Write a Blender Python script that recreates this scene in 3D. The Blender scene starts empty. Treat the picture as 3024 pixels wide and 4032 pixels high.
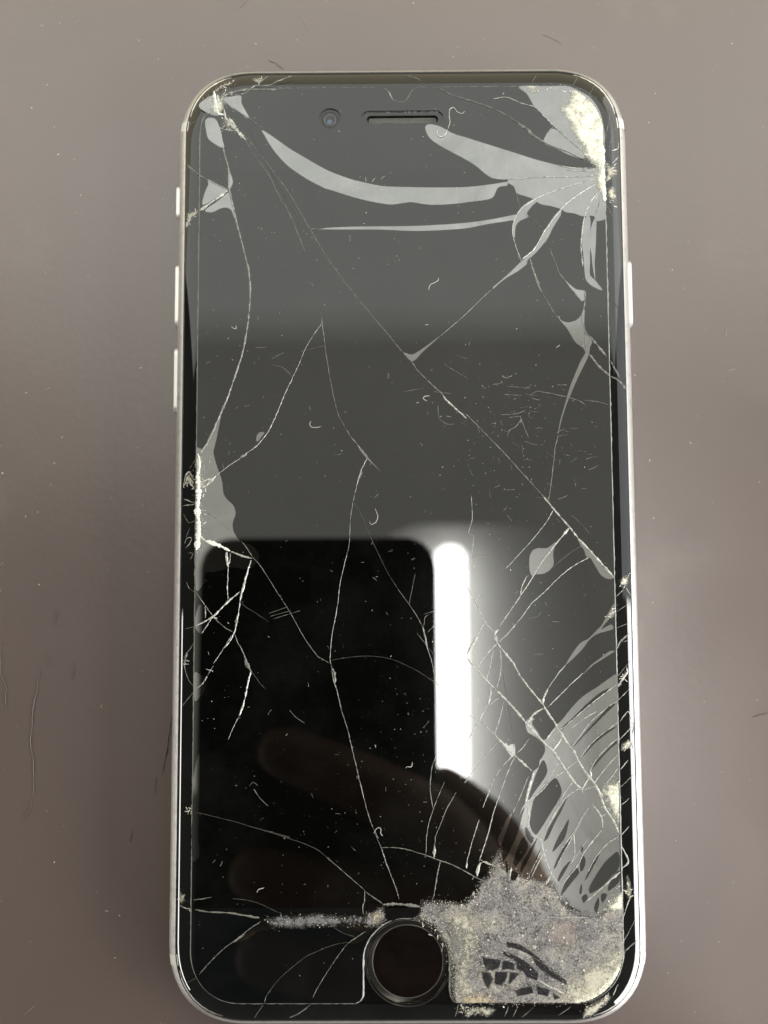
# A cracked phone lying on a brown leatherette table top.
# Units: metres; local sketches are in millimetres (x right, y towards the phone's top, z up).
import bpy, bmesh, math, random
from mathutils import Vector, Matrix, noise
from mathutils.geometry import tessellate_polygon
random.seed(7)
MM = 0.001
scene = bpy.context.scene

# ------------------------------------------------------------------ camera
CAM_R=[[0.999972, 0.004883, 0.00568], [-0.004473, 0.997535, -0.070032], [-0.006008, 0.070005, 0.997529]]
CAM_C=[-2.32, -5.96, 122.102]
CAM_F=3194.53
cam = bpy.data.cameras.new('camera'); cam_ob = bpy.data.objects.new('camera', cam)
scene.collection.objects.link(cam_ob); scene.camera = cam_ob
cam.sensor_fit = 'VERTICAL'; cam.sensor_height = 36; cam.sensor_width = 27
cam.lens = CAM_F/4032*36; cam.clip_start = 0.004; cam.clip_end = 50
m = Matrix(CAM_R).to_4x4(); m.translation = Vector(CAM_C)*MM; cam_ob.matrix_world = m
cam.dof.use_dof = True; cam.dof.focus_distance = 0.1150; cam.dof.aperture_fstop = cam.lens/2.0

# ------------------------------------------------------------------ world, lamps, exposure
world = bpy.data.worlds.new('World'); scene.world = world; world.use_nodes = True
bg = world.node_tree.nodes['Background']
bg.inputs[0].default_value = (1.0, 0.965, 0.86, 1); bg.inputs[1].default_value = 0.15
def area_lamp(name, loc, target, sx, sy, radiance, col):
    l = bpy.data.lights.new(name, 'AREA'); l.shape = 'RECTANGLE'; l.size = sx; l.size_y = sy
    l.energy = radiance*math.pi*sx*sy; l.color = col
    o = bpy.data.objects.new(name, l); scene.collection.objects.link(o); o.location = loc
    o.rotation_euler = (Vector(target)-Vector(loc)).to_track_quat('-Z', 'Y').to_euler()
    return o
# daylight: a tall window beyond the phone's top and low windows right and left; the other lamps are added fill
area_lamp('window_light_far', (0.0, 1.0, 2.0), (0, 0, 2.0), 5.0, 2.0, 2.5, (0.975, 1.0, 0.93))
area_lamp('soft_edge_fill_low', (0.0, 1.0, 3.10), (0, 0, 3.10), 5.0, 0.2, 2.15, (0.985, 1.0, 0.92))  # added strip lamp that softens the window's upper edge
area_lamp('soft_edge_fill_high', (0.0, 1.0, 3.30), (0, 0, 3.30), 5.0, 0.2, 1.65, (0.99, 1.0, 0.90))  # second added strip, dimmer, fading the window edge into the ceiling
area_lamp('wall_fill_far', (0.0, 1.0, 0.54), (0, 0, 0.54), 5.0, 0.9, 1.45, (1.0, 0.88, 0.60))  # added lamp that gives the top glass rim its warm reflection
area_lamp('ceiling_fill', (0.05, 0.021, 2.6), (0.05, 0.021, 0), 1.54, 1.5, 1.25, (1.0, 0.985, 0.87))  # added lamp standing in for the brightness of the ceiling
area_lamp('ceiling_fill_right', (0.46, -1.165, 2.6), (0.46, -1.165, 0), 0.72, 0.87, 1.25, (1.0, 0.985, 0.87))  # added lamp that keeps the lower right lifted glass bright
area_lamp('wall_fill_left', (-1.2, 0.45, 0.17), (0, 0.45, 0.17), 1.9, 0.28, 1.2, (1.0, 0.97, 0.92))  # added low lamp that brightens the left side of the frame
area_lamp('window_light_right', (0.9, -0.75, 0.32), (0, -0.75, 0.32), 1.4, 0.40, 20.0, (1.0, 0.985, 0.98))
area_lamp('wall_fill_right', (0.9, 0.55, 0.5), (0, 0.55, 0.5), 1.2, 0.8, 2.0, (0.95, 0.98, 1.0))  # added lamp to brighten the upper right rim and frame
area_lamp('window_slit_left', (-1.0, -0.62, 0.46), (0, -0.62, 0.44), 1.1, 0.07, 22.0, (1.0, 0.98, 0.94))
vs = scene.view_settings
vs.view_transform = 'Standard'; vs.look = 'None'; vs.exposure = 0; vs.gamma = 1; vs.use_curve_mapping = False
scene.render.engine = 'CYCLES'
scene.cycles.use_denoising = True
scene.cycles.max_bounces = 6; scene.cycles.sample_clamp_indirect = 6

# ------------------------------------------------------------------ traced marks on the phone and table, in millimetres
LIFTED=[
 [(-20.66,58.38),(-19.17,57.46),(-16.47,55.48),(-13.5,53.65),(-11.62,52.53),(-10.16,51.82),(-7.75,50.9),(-5.33,50.26),(-2.92,49.76),(0.56,49.6),(4.58,49.5),(9.13,49.53),(12.94,49.92),(15.5,50.32),(15.3,50.11),(15.23,49.7),(13.89,49.43),(12.91,47.84),(9.36,47.26),(7.23,47),(4.55,46.88),(2.95,47.03),(1.21,47.32),(0.01,47.19),(-1.86,46.99),(-4.81,47.5),(-7.48,48.21),(-10.43,49.2),(-11.36,49.48),(-14.17,51.02),(-16.86,52.98),(-18.62,54.94),(-19.57,56.34),(-20.25,57.6)],
 [(3.31,58.68),(3.99,59.09),(5.6,58.66),(7.34,57.67),(9.22,57.03),(15.84,54.82),(19.18,53.68),(21.44,53.04),(24.11,52.4),(26.51,52.1),(27.99,52.23),(29.4,52.5),(29.44,48.63),(29.39,44.64),(28.74,44.37),(28.14,44.24),(27.69,45.06),(26.22,45),(24.77,45.49),(23.7,45.64),(22.78,46.2),(21.32,46.62),(19.99,46.9),(18.8,47.74),(17.61,48.16),(16.55,48.58),(16.1,49.62),(15.3,50.11),(15.31,50.64),(15.51,50.6),(12.95,50.9),(10.81,52.59),(9.43,53.55),(7.31,54.74),(5.17,56.01),(3.84,57.14)],
 [(17.21,64.73),(20.85,64.73),(24.36,64.71),(26.23,63.81),(27.56,62.96),(28.73,61.27),(29.29,59.45),(29.47,56.94),(29.37,52.36),(28,52.64),(26.56,54.18),(25.77,55.16),(24.72,56.14),(23.14,57.82),(22.09,58.81),(20.5,60.36),(19.31,61.63),(19.05,62.19),(18.27,63.6)],
 [(21.94,58.25),(23.14,57.55),(25.25,55.58),(26.56,54.39),(26.28,53.63),(24.15,54.34),(22.56,55.18),(20.69,56.03),(20.84,57.01)],
 [(-26.51,63.26),(-25.16,63.53),(-23.8,63.66),(-23.66,62.53),(-23.11,61.41),(-22.56,60.42),(-22.76,60.14),(-24.06,61.13),(-25.14,61.84),(-25.69,62.41)],
 [(-29.89,62.44),(-28.14,63.69),(-27.32,62.98),(-27.04,61.86),(-26.76,60.73),(-28.11,60.81),(-29.74,61.74)],
 [(-28.91,60.05),(-27.56,60.18),(-26.73,58.49),(-26.45,57.09),(-26.17,55.7),(-27.25,56.12),(-28.47,57.11),(-28.82,58.23)],
 [(-28.54,50.99),(-27.33,50.36),(-26.11,49.73),(-25.57,49.31),(-27.17,48.21),(-29.17,47.12),(-28.99,48.78),(-28.4,50.3)],
 [(-28.9,46.29),(-27.17,47.59),(-25.3,49.03),(-24.95,47.64),(-24.67,46.26),(-23.91,43.51),(-23.22,40.76),(-24.18,43.92),(-25.01,46.27),(-25.68,46.68),(-26.49,46.62),(-27.82,46.01)],
 [(-25.46,52.35),(-24.85,50.82),(-24.91,50.13),(-25.37,49.44),(-25.52,50.69)],
 [(21.88,30.48),(22.85,29.53),(23.77,29.33),(24.83,29.66),(25.51,30.33),(26.06,31.27),(26,28.57),(26.76,27.09),(27.07,26.41),(26.73,25.74),(26.57,24.67),(25.88,23.2),(24.92,21.34),(24.1,19.48),(23.13,17.22),(22.29,14.58),(21.87,12.86),(22.17,14.84),(23.01,17.62),(23.71,19.88),(24.54,21.88),(25.37,23.74),(26.05,24.94),(25.8,25.48),(24.63,26.43),(24,27.51),(23.36,28.59)],
 [(23.11,35.76),(24.8,34.25),(26.18,33.91),(26.23,32.89),(25.69,32.42),(25.04,33.3),(24.01,34.53)],
 [(26.15,44.52),(27.02,45.07),(27.21,44.24),(27.08,41.78),(26.99,37.69),(27,38.04),(26.96,36.27),(27.61,35.59),(28.12,34.91),(28.7,34.02),(27.45,34.51),(26.41,35.46),(26.18,36.69),(26.04,39.41),(25.92,40.42),(25.93,42.47)],
 [(27.88,44.79),(28.07,44.24),(27.85,40.41),(27.63,37.68),(27.66,38.04),(27.68,35.59),(27.38,37.36),(27.23,39.4),(27.05,40.41),(27.22,43.15)],
 [(17.04,46.24),(18.4,47.33),(21.1,48.83),(19.73,47.46),(18.92,46.77),(17.97,45.54),(18.29,45.06),(16.88,44.32),(16.33,43.5),(16.15,41.85),(15.85,42.54),(16.01,44.05)],
 [(22.9,45.23),(21.8,43.46),(20.97,41.82),(20.15,40.73),(18.93,39.38),(17.31,38.02),(17.98,38.51),(17.84,37.97),(16.49,36.89),(14.89,35.95),(13.68,35),(12.87,34.26),(12.88,34.54),(14.22,35.68),(15.56,36.89),(16.91,38.25),(17.45,38.7),(19.08,40.47),(20.31,42.51),(21.55,44.56),(22.91,46.06)],
 [(-13.39,43.38),(-7.47,43.69),(1.96,43.76),(8.69,44.13),(12.73,44.65),(16.44,45.39),(18.13,45.86),(17.1,44.76),(12.72,44.03),(8.68,43.3),(1.95,43),(-3.43,43.24)],
 [(-26.2,16.57),(-26.38,15.24),(-26.82,12.86),(-27.13,11.54),(-27.26,10.56),(-26.65,8.45),(-26.04,6.74),(-25.76,4.77),(-25.23,3.98),(-24.31,3.06),(-24.04,1.88),(-24.42,0.71),(-24.28,-0.6),(-23.22,-2.04),(-21.66,-2.56),(-20.61,-4.13),(-21.38,-5.42),(-22.54,-5.93),(-24.49,-5.66),(-26.44,-6.17),(-28.25,-6.42),(-28.37,-7.71),(-29.52,-8.87),(-29.59,-1.22),(-29.73,10.58),(-29.63,11.55),(-28.77,11.15),(-27.87,13.13),(-26.97,14.85)],
 [(-29.57,-12.47),(-28.98,-10.81),(-28.34,-10.81),(-28.18,-12.86),(-28.04,-14.15),(-28.68,-14.91),(-29.55,-14.14)],
 [(-29.62,-20.32),(-28.61,-20.7),(-27.96,-21.34),(-28.2,-22.74),(-28.96,-23.87),(-29.57,-24.25)],
 [(-28.81,-31.44),(-28.72,-34.07),(-28.74,-37.81),(-28.81,-42.77),(-28.73,-43.68),(-28.65,-45.29),(-29.09,-45.9),(-29.57,-46.15),(-29.71,-44.67),(-29.75,-41.83),(-29.69,-40.29),(-29.66,-35.31),(-29.24,-32.81)],
 [(18.66,-3.13),(19.98,-3.14),(20.64,-2.73),(21.31,-2.24),(20.96,-3.39),(20.86,-4.21),(20.92,-5.35),(20.41,-6.17),(19.42,-6.74),(18.44,-6.81),(17.86,-7.06),(17.54,-6.4),(17.48,-5.34),(17.58,-4.19),(18,-3.46)],
 [(24.43,-1.76),(25.56,-2.92),(26.68,-4.23),(27.47,-5.38),(28.43,-6.37),(29.3,-7.35),(28.56,-7.51),(27.59,-7.02),(26.96,-6.03),(26.33,-4.89),(26.02,-4.39),(25.53,-4.39),(25.22,-3.41),(24.74,-2.75)],
 [(29.3,-10.93),(29.27,-12.23),(28.43,-13.2),(27.42,-14.49),(28.82,-13.85),(29.08,-14.5),(26.92,-15.14),(25.76,-15.94),(24.59,-17.39),(23.43,-18.51),(22.36,-19.4),(22.95,-18.35),(23.62,-17.39),(24.45,-16.42),(25.6,-15.78),(26.6,-14.81),(27.43,-14.01),(28.28,-12.55)],
 [(29.22,-17.57),(27.98,-18.37),(26.17,-19.49),(24.68,-20.77),(25.84,-19.49),(27.17,-18.53),(28.49,-17.57)],
 [(29.48,-20.88),(28.23,-21.43),(26.59,-22.55),(24.61,-23.82),(22.96,-25.42),(21.64,-27.01),(20.81,-27.8),(19.99,-28.83),(19.16,-29.78),(18.37,-28.91),(17.76,-26.76),(16.62,-27.23),(16.84,-28.66),(17.4,-28.98),(18.36,-29.62),(19.07,-30.18),(19.22,-31.21),(18.8,-32.16),(18.47,-32.48),(18.29,-33.43),(17.47,-34.06),(17.3,-34.69),(16.96,-35.95),(16.62,-36.89),(16.27,-38.46),(15.94,-38.94),(15.44,-40.35),(15.1,-41.6),(14.76,-42.85),(14.26,-44.25),(13.92,-45.19),(13.27,-46.12),(12.62,-46.74),(13.56,-47.83),(15.79,-48.46),(17.06,-48.77),(18.65,-49.09),(19.91,-49.86),(21,-51.26),(22.73,-52.34),(24.3,-53.12),(25.55,-53.89),(29.07,-53.13),(29.16,-49.42),(29.27,-41.64),(29.35,-33.78),(29.42,-25.84)],
 [(14.49,-39.72),(13.98,-41.28),(13.31,-43),(12.9,-44.09),(12.51,-43.23),(13.17,-41.75),(13.84,-40.34)],
 [(0.01,25.04),(1.19,24.76),(3.05,25.89),(5.18,27.42),(2.78,25.22),(1.19,23.76)],
 [(-6.76,11.78),(-6.24,11.18),(-5.32,10.05),(-4.41,8.99),(-3.5,7.94),(-4.54,8.93),(-5.45,9.79),(-6.37,10.98)],
 [(-6.18,8.08),(-5.98,7.69),(-6.24,7.16),(-6.64,6.51),(-6.51,7.29)],
 [(-20.04,-54.01),(-18.4,-54.99),(-20.29,-55.35),(-22.04,-56.44),(-23.67,-56.93),(-22.17,-55.59)],
 [(-10.3,-54.82),(-8.54,-54.64),(-6.4,-54.71),(-4.64,-55.26),(-5.65,-55.5),(-7.28,-56.11),(-8.54,-55.74)],
 [(-5.14,-55.5),(-5.65,-56.23),(-6.78,-56.96),(-8.04,-56.95),(-7.28,-56.35),(-6.15,-55.62)],
 [(-21.17,12.3),(-21.11,13.09),(-20.65,13.62),(-19.99,13.55),(-20.51,12.83),(-20.9,12.3)],
 [(14.14,-30.56),(14.96,-30.25),(15.09,-31.83),(14.6,-32.15),(14.29,-31.67),(13.5,-30.4),(13.83,-30.08)],
]
STUCK=[
 [(17.43,-27.39),(18.41,-26.6),(19.88,-25.96),(20.5,-27.4),(20.73,-27.88),(19.82,-28.83),(19,-29.78),(18.37,-28.83)],
 [(17.39,-29.22),(18.35,-30.26),(18.64,-31.84),(18.13,-33.27),(17.64,-33.74),(16.69,-32.95),(15.1,-31.67),(16.09,-30.25)],
 [(18.95,-32.48),(19.49,-33.75),(19.23,-34.69),(18.08,-36.27),(16.76,-37.92),(17.45,-35.63),(18.12,-33.9)],
 [(20.51,-34.93),(21.3,-36.12),(21.35,-37.22),(19.78,-39.73),(18.46,-41.76),(17.64,-42.62),(16.95,-41.29),(17.05,-40.04),(17.57,-37.84),(18.88,-36.27)],
 [(22.15,-37.54),(21.39,-39.26),(20.4,-40.99),(19.4,-43.02),(18.83,-43.48),(19.42,-41.92),(20.74,-39.73)],
 [(22.33,-40.52),(21.8,-42.87),(20.98,-43.96),(20,-44.89),(20.51,-43.49),(21.5,-41.77)],
 [(22.52,-43.03),(21.93,-44.43),(20.94,-46.14),(20.12,-47.23),(20.46,-46.14),(21.62,-44.12)],
 [(22.46,-46.07),(21.55,-47.7),(20.56,-49.09),(20.65,-48.47),(21.4,-47.07)],
 [(23.47,-47.08),(23.62,-47.7),(22.47,-49.09),(21.17,-50.64),(21.01,-50.48),(21.85,-48.63),(22.67,-47.39)],
 [(24.23,-45.37),(24.53,-46.15),(24.11,-47.39),(23.78,-47.55),(23.73,-46.46)],
 [(26.55,-45.06),(25.72,-46.62),(24.72,-48.32),(24.31,-48.79),(24.9,-47.39),(25.9,-45.84)],
 [(29.03,-44.91),(29.09,-46.94),(27.91,-48.33),(26.61,-49.57),(24.99,-50.49),(24.85,-49.87),(25.68,-48.33),(27,-46.46),(27.98,-45.53)],
 [(29.05,-47.4),(29.04,-48.95),(27.55,-50.11),(27.57,-49.42),(28.23,-48.18)],
 [(23.94,-49.1),(23.96,-49.87),(23.8,-50.57),(23.56,-50.49),(23.71,-49.56)],
 [(24.52,-50.49),(24.66,-51.27),(24.09,-51.73),(23.87,-50.96)],
 [(26.18,-50.96),(26.23,-52.04),(25.81,-53.12),(25.51,-52.35)],
 [(26.59,-50.5),(27.38,-50.58),(26.72,-51.73),(26.49,-51.27)],
 [(16.27,-38.78),(15.93,-40.03),(15.25,-42.38),(14.42,-44.1),(13.93,-44.88),(14.6,-42.54),(15.61,-39.88)],
 [(16.38,-41.45),(17.16,-42.7),(17.48,-43.01),(17.14,-43.79),(16.52,-43.01),(16.29,-42.23)],
 [(16.04,-42.85),(16.66,-44.26),(15.83,-45.66),(14.85,-46.9),(14.54,-46.44),(15.21,-44.41)],
 [(17.96,-43.01),(16.96,-45.35),(15.64,-47.68),(15.57,-46.9),(16.48,-45.19)],
 [(18.45,-44.26),(17.91,-45.82),(17.08,-47.37),(17.75,-45.66)],
 [(28.36,-22.72),(26.55,-24.31),(24.57,-25.9),(22.92,-27.25),(21.45,-28.52),(21.62,-28.04),(23.26,-26.61),(24.91,-25.02),(27.06,-23.27)],
 [(29.12,-24.88),(27.8,-26.15),(26.14,-27.74),(24.66,-29.17),(23.18,-30.75),(23.34,-30.43),(25.16,-28.37),(26.98,-26.47),(28.31,-25.04)],
 [(29.31,-27.91),(27.73,-29.02),(26.09,-30.28),(24.44,-32.02),(24.77,-31.39),(26.42,-29.65),(27.9,-28.54)],
 [(29.28,-30.13),(27.83,-31.4),(26.35,-32.98),(25.69,-33.76),(26.19,-32.82),(27.84,-31.08),(29.16,-29.9)],
 [(24.05,-43.97),(24.25,-44.59),(24,-45.06),(23.85,-44.59)],
 [(14.98,-38.93),(14.64,-40.5),(13.96,-42.53),(13.29,-44.41),(13.06,-44.25),(13.64,-42.53),(14.48,-40.03)],
 [(13.43,-56.68),(15.33,-57.07),(16.9,-58.07),(18.93,-59.68),(17.83,-59.3),(16.26,-58.38),(14.68,-57.76),(13.58,-57.53)],
 [(12.86,-57.83),(14.67,-58.53),(16.55,-59.68),(17.8,-60.83),(16.23,-60.21),(14.66,-59.45),(13.09,-58.53)],
 [(16.57,-58.68),(18.15,-59.3),(19.86,-60.68),(21.73,-61.98),(21.57,-62.51),(19.69,-61.52),(17.81,-60.29)],
 [(14.82,-59.37),(16.23,-59.83),(17.8,-60.83),(17.62,-61.97),(16.21,-61.51),(15.59,-60.67),(14.72,-60.44)],
 [(10.15,-58.75),(11.49,-58.98),(12.84,-59.21),(12.43,-60.21),(11.47,-60.67),(10.44,-60.36)],
 [(13,-59.06),(14.57,-59.63),(14.64,-60.67),(13.37,-60.44),(12.66,-60.59)],
 [(9.89,-60.59),(11.31,-60.82),(11.61,-61.73),(10.88,-63.11),(10.42,-62.34)],
 [(11.87,-60.67),(13.69,-60.67),(13.44,-61.59),(12.71,-62.65),(11.68,-62.27)],
 [(13.85,-60.67),(15.35,-60.9),(14.62,-61.59),(13.66,-62.65)],
 [(14.28,-63.11),(16.82,-62.51),(17.12,-63.57),(14.9,-64.03)],
 [(17.46,-62.51),(19.34,-63.12),(19.01,-64.03),(17.59,-63.73)],
 [(19.65,-63.42),(20.9,-64.19),(19.79,-64.49)],
 [(13.59,-46.01),(13.9,-46.79),(13.72,-47.88),(13.5,-46.95)],
 [(14.37,-47.42),(15.16,-47.73),(14.83,-48.66),(14.19,-48.5)],
 [(-2.87,-52.34),(-0.6,-52.28),(1.67,-52.29),(1.15,-53.44),(-0.73,-53.62),(-2.62,-53.92)],
 [(-5.63,-51.72),(-4.63,-51.66),(-3.62,-51.97),(-4.5,-52.58),(-5.13,-52.94)],
]
CRUSHED=[
 ('rubble',[(1.8,-51.49),(3.69,-51.13),(5.58,-51.38),(7.97,-51.63),(7.45,-51.59),(9.22,-50.35),(9.88,-48.8),(11,-48.03),(11.83,-46.17),(12.49,-44.61),(12.89,-44.45),(13.26,-46.48),(14.37,-46.95),(15.16,-47.57),(16.75,-48.2),(18.66,-48.51),(20.08,-49.45),(21.01,-50.69),(22.4,-52.54),(24.3,-53.01),(25.88,-53.32),(27.5,-52.25),(29.03,-51.48),(29.15,-54.72),(29.18,-58.09),(28.69,-60.54),(27.57,-62.37),(25.64,-63.89),(23.73,-64.87),(15.52,-65.02),(6.99,-64.93),(6.94,-64.82),(6.2,-64.34),(5.84,-62.66),(5.81,-59.04),(5.14,-57.22),(3.66,-55.15),(1.78,-54.05),(0.9,-53.57),(1.54,-52.47)]),
 ('rubble',[(-5.64,-52.94),(-3.37,-51.97),(-2.75,-53.92),(-4.14,-54.9),(-5.64,-54.89),(-6.14,-53.67)]),
 ('band',[(-20.17,-53.83),(-18.66,-53.41),(-17.15,-53.04),(-15.26,-53.17),(-11.99,-52.93),(-11.18,-53.05),(-8.91,-53.3),(-6.14,-53.43),(-5.52,-54.77),(-7.03,-54.52),(-10.17,-54.88),(-12.69,-54.88),(-15.25,-55.12),(-18.4,-54.99)]),
 ('powder',[(24.05,62.57),(24.49,64.53),(25.43,64.24),(27.56,62.96),(28.73,61.27),(29.29,59.45),(29.47,56.94),(29.37,52.36),(29.44,48.63),(29.42,46.01),(28.81,47.25),(28.17,48.36),(27.67,50.16),(27.98,52.09),(26.54,53.63),(26.04,55.02),(25,56.56),(23.98,59.21),(23.19,60.34),(22.95,61.6)]),
 ('powder',[(17.34,64.73),(20.85,64.73),(24.36,64.71),(24.07,63.97),(20.84,64.14),(19.75,63.59),(18.68,63.74),(18.41,64.02)]),
 ('powder',[(-29.72,10.31),(-28.83,10.57),(-28.54,7.93),(-28.27,6.88),(-27.22,7.01),(-28.13,5.96),(-28.64,4.52),(-29.01,3.34),(-28.61,2.42),(-28.47,1.64),(-28.59,0.07),(-28.31,-1.23),(-28.17,-2.01),(-28.68,-2.79),(-29.45,-4.21),(-29.61,-1.22)]),
 ('powder',[(-28.01,64.54),(-27.06,64.39),(-26.26,65.09),(-24.5,66.06),(-24.36,65.63),(-25.71,64.8),(-25.17,64.37),(-25.84,63.82),(-25.82,62.41),(-25.95,61.29),(-26.75,60.59),(-27.97,60.6),(-27.85,61.86),(-29.75,62.58),(-29.08,63.42),(-28.14,63.83)]),
 ('powder',[(-26.62,60.31),(-25.54,60.44),(-24.86,60.02),(-24.03,58.47),(-22.95,57.35),(-23.49,57.77),(-24.44,58.2),(-25.65,58.35),(-26.6,58.63),(-26.47,59.33)]),
 ('powder',[(0.78,-53.57),(2.41,-53.45),(4.04,-54.42),(5.41,-55.4),(6.21,-56.74),(6.18,-60.25),(6.1,-62.06),(5.78,-62.66),(5.78,-59.04),(5.14,-57.22),(3.66,-55.15),(1.78,-54.05)]),
 ('powder',[(22.5,-63.12),(24.89,-62.37),(26.99,-60.54),(28.6,-59.01),(29.13,-58.09),(28.69,-60.54),(27.57,-62.37),(25.64,-63.89),(23.73,-64.84),(21.69,-64.34)]),
 ('powder',[(26.38,-52.55),(27.52,-51.47),(29.13,-48.85),(29.12,-54.72),(29.06,-53.48),(27.48,-53.17)]),
 ('powder',[(26.58,-36.76),(27.41,-35.66),(28.55,-35.04),(29.3,-34.72),(29.31,-36.93),(29.2,-43.82),(28.85,-42.42),(28.42,-40.54),(27.65,-39.28),(27.36,-37.87)]),
 ('cream',[(20.96,-61.29),(23.85,-59.31),(26.58,-57.78),(28.99,-56.25),(29.1,-58.25),(28.65,-60.54),(27.25,-62.52),(25.49,-63.89),(23.73,-64.8),(21.52,-64.8),(20.28,-63.58)]),
 ('cream',[(6.97,-51.89),(9.19,-52.52),(10.6,-54.68),(9.92,-57.75),(9.41,-60.81),(9.85,-63.56),(7.15,-64.78),(5.95,-63.86),(5.86,-60.25),(6.15,-56.62),(5.16,-55.16),(3.04,-53.57),(4.94,-52.23)]),
 ('cream',[(11.67,-46.01),(12.65,-44.61),(13.11,-46.32),(13.89,-47.41),(12.91,-48.5),(11.64,-48.19)]),
 ('pink',[(19.04,-53.93),(23.49,-54.01),(23.6,-57.47),(21.5,-57.7),(19.29,-57.62)]),
 ('tan',[(6.84,-63.56),(9.06,-63.71),(11.42,-63.95),(12.12,-64.97),(6.99,-64.93)]),
 ('tan',[(6.81,-65.12),(7.81,-65.13),(7.92,-66.51),(6.55,-66.38)]),
 ('tan',[(-5.13,-53.07),(-3.87,-52.46),(-3.37,-52.09),(-3.25,-52.95),(-3,-53.92),(-4.64,-54.16)]),
 ('powder',[(29.33,-10.93),(29.33,-12.23),(28.6,-13.04),(28.28,-12.72)]),
]
RIM_CRUSHED=[
 ('powder',[(29.66,53.39),(30.52,52.83),(31.2,53.24),(30.9,51.99),(31.85,52.4),(31.16,51.44),(29.65,50.2),(29.58,51.59)]),
 ('powder',[(29.9,49.37),(30.84,49.64),(31.07,48.11),(31.32,47.14),(30.53,47.57),(30.88,45.77),(29.98,47.15)]),
 ('powder',[(-28.37,64.64),(-27.56,65.06),(-26.89,65.62),(-24.58,66.38),(-25.25,65.75),(-26.34,65.05),(-27.42,64.5)]),
 ('powder',[(-22.27,66.43),(-20.64,66.7),(-20.9,65.71),(-21.72,65.86)]),
 ('powder',[(-31.78,44.01),(-31.81,45.94),(-30.06,46.48),(-29.79,45.93),(-30.99,45.11)]),
 ('powder',[(-31.63,5.89),(-31.52,7.21),(-30.74,8.13),(-30.07,6.93),(-29.92,5.61),(-30.72,6.41)]),
 ('powder',[(30.14,-7.85),(30.98,-7.2),(31.98,-6.55),(31.62,-7.86),(31.1,-8.67),(30.29,-8.34)]),
 ('powder',[(30.31,-20.84),(31.3,-20.2),(30.62,-21.49),(29.78,-22.45),(29.97,-21.49)]),
 ('powder',[(29.89,-31.17),(30.23,-30.22),(31.06,-29.75),(31.68,-30.54),(31.02,-31.02),(30.37,-31.34)]),
 ('powder',[(29.88,-50.5),(30.26,-48.33),(31,-50.51),(30.66,-51.44)]),
 ('powder',[(23.77,-67.14),(24.12,-65.61),(25.4,-65.01),(27.33,-63.79),(27.79,-64.4),(26.5,-65.62),(25.04,-66.99)]),
 ('powder',[(7.63,-67.12),(8.28,-65.59),(10.66,-65.44),(11.92,-65.9),(10.8,-66.97),(9.54,-66.51)]),
 ('tan',[(7.02,-65.36),(8.12,-65.44),(8.27,-66.2),(7.32,-66.35)]),
 ('powder',[(-31.48,-49.99),(-30.9,-50.6),(-30.7,-51.58),(-31.14,-51.83),(-31.47,-51.34)]),
 ('powder',[(-30.37,-52.57),(-29.36,-52.2),(-29.1,-52.69),(-29.74,-52.81)]),
 ('powder',[(-31.43,-19.47),(-31.19,-18.06),(-30.68,-17.55),(-30.8,-18.7),(-31.05,-19.34)]),
 ('powder',[(-30.67,-39.04),(-29.78,-38.91),(-29.64,-39.41),(-30.28,-39.41)]),
]
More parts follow.
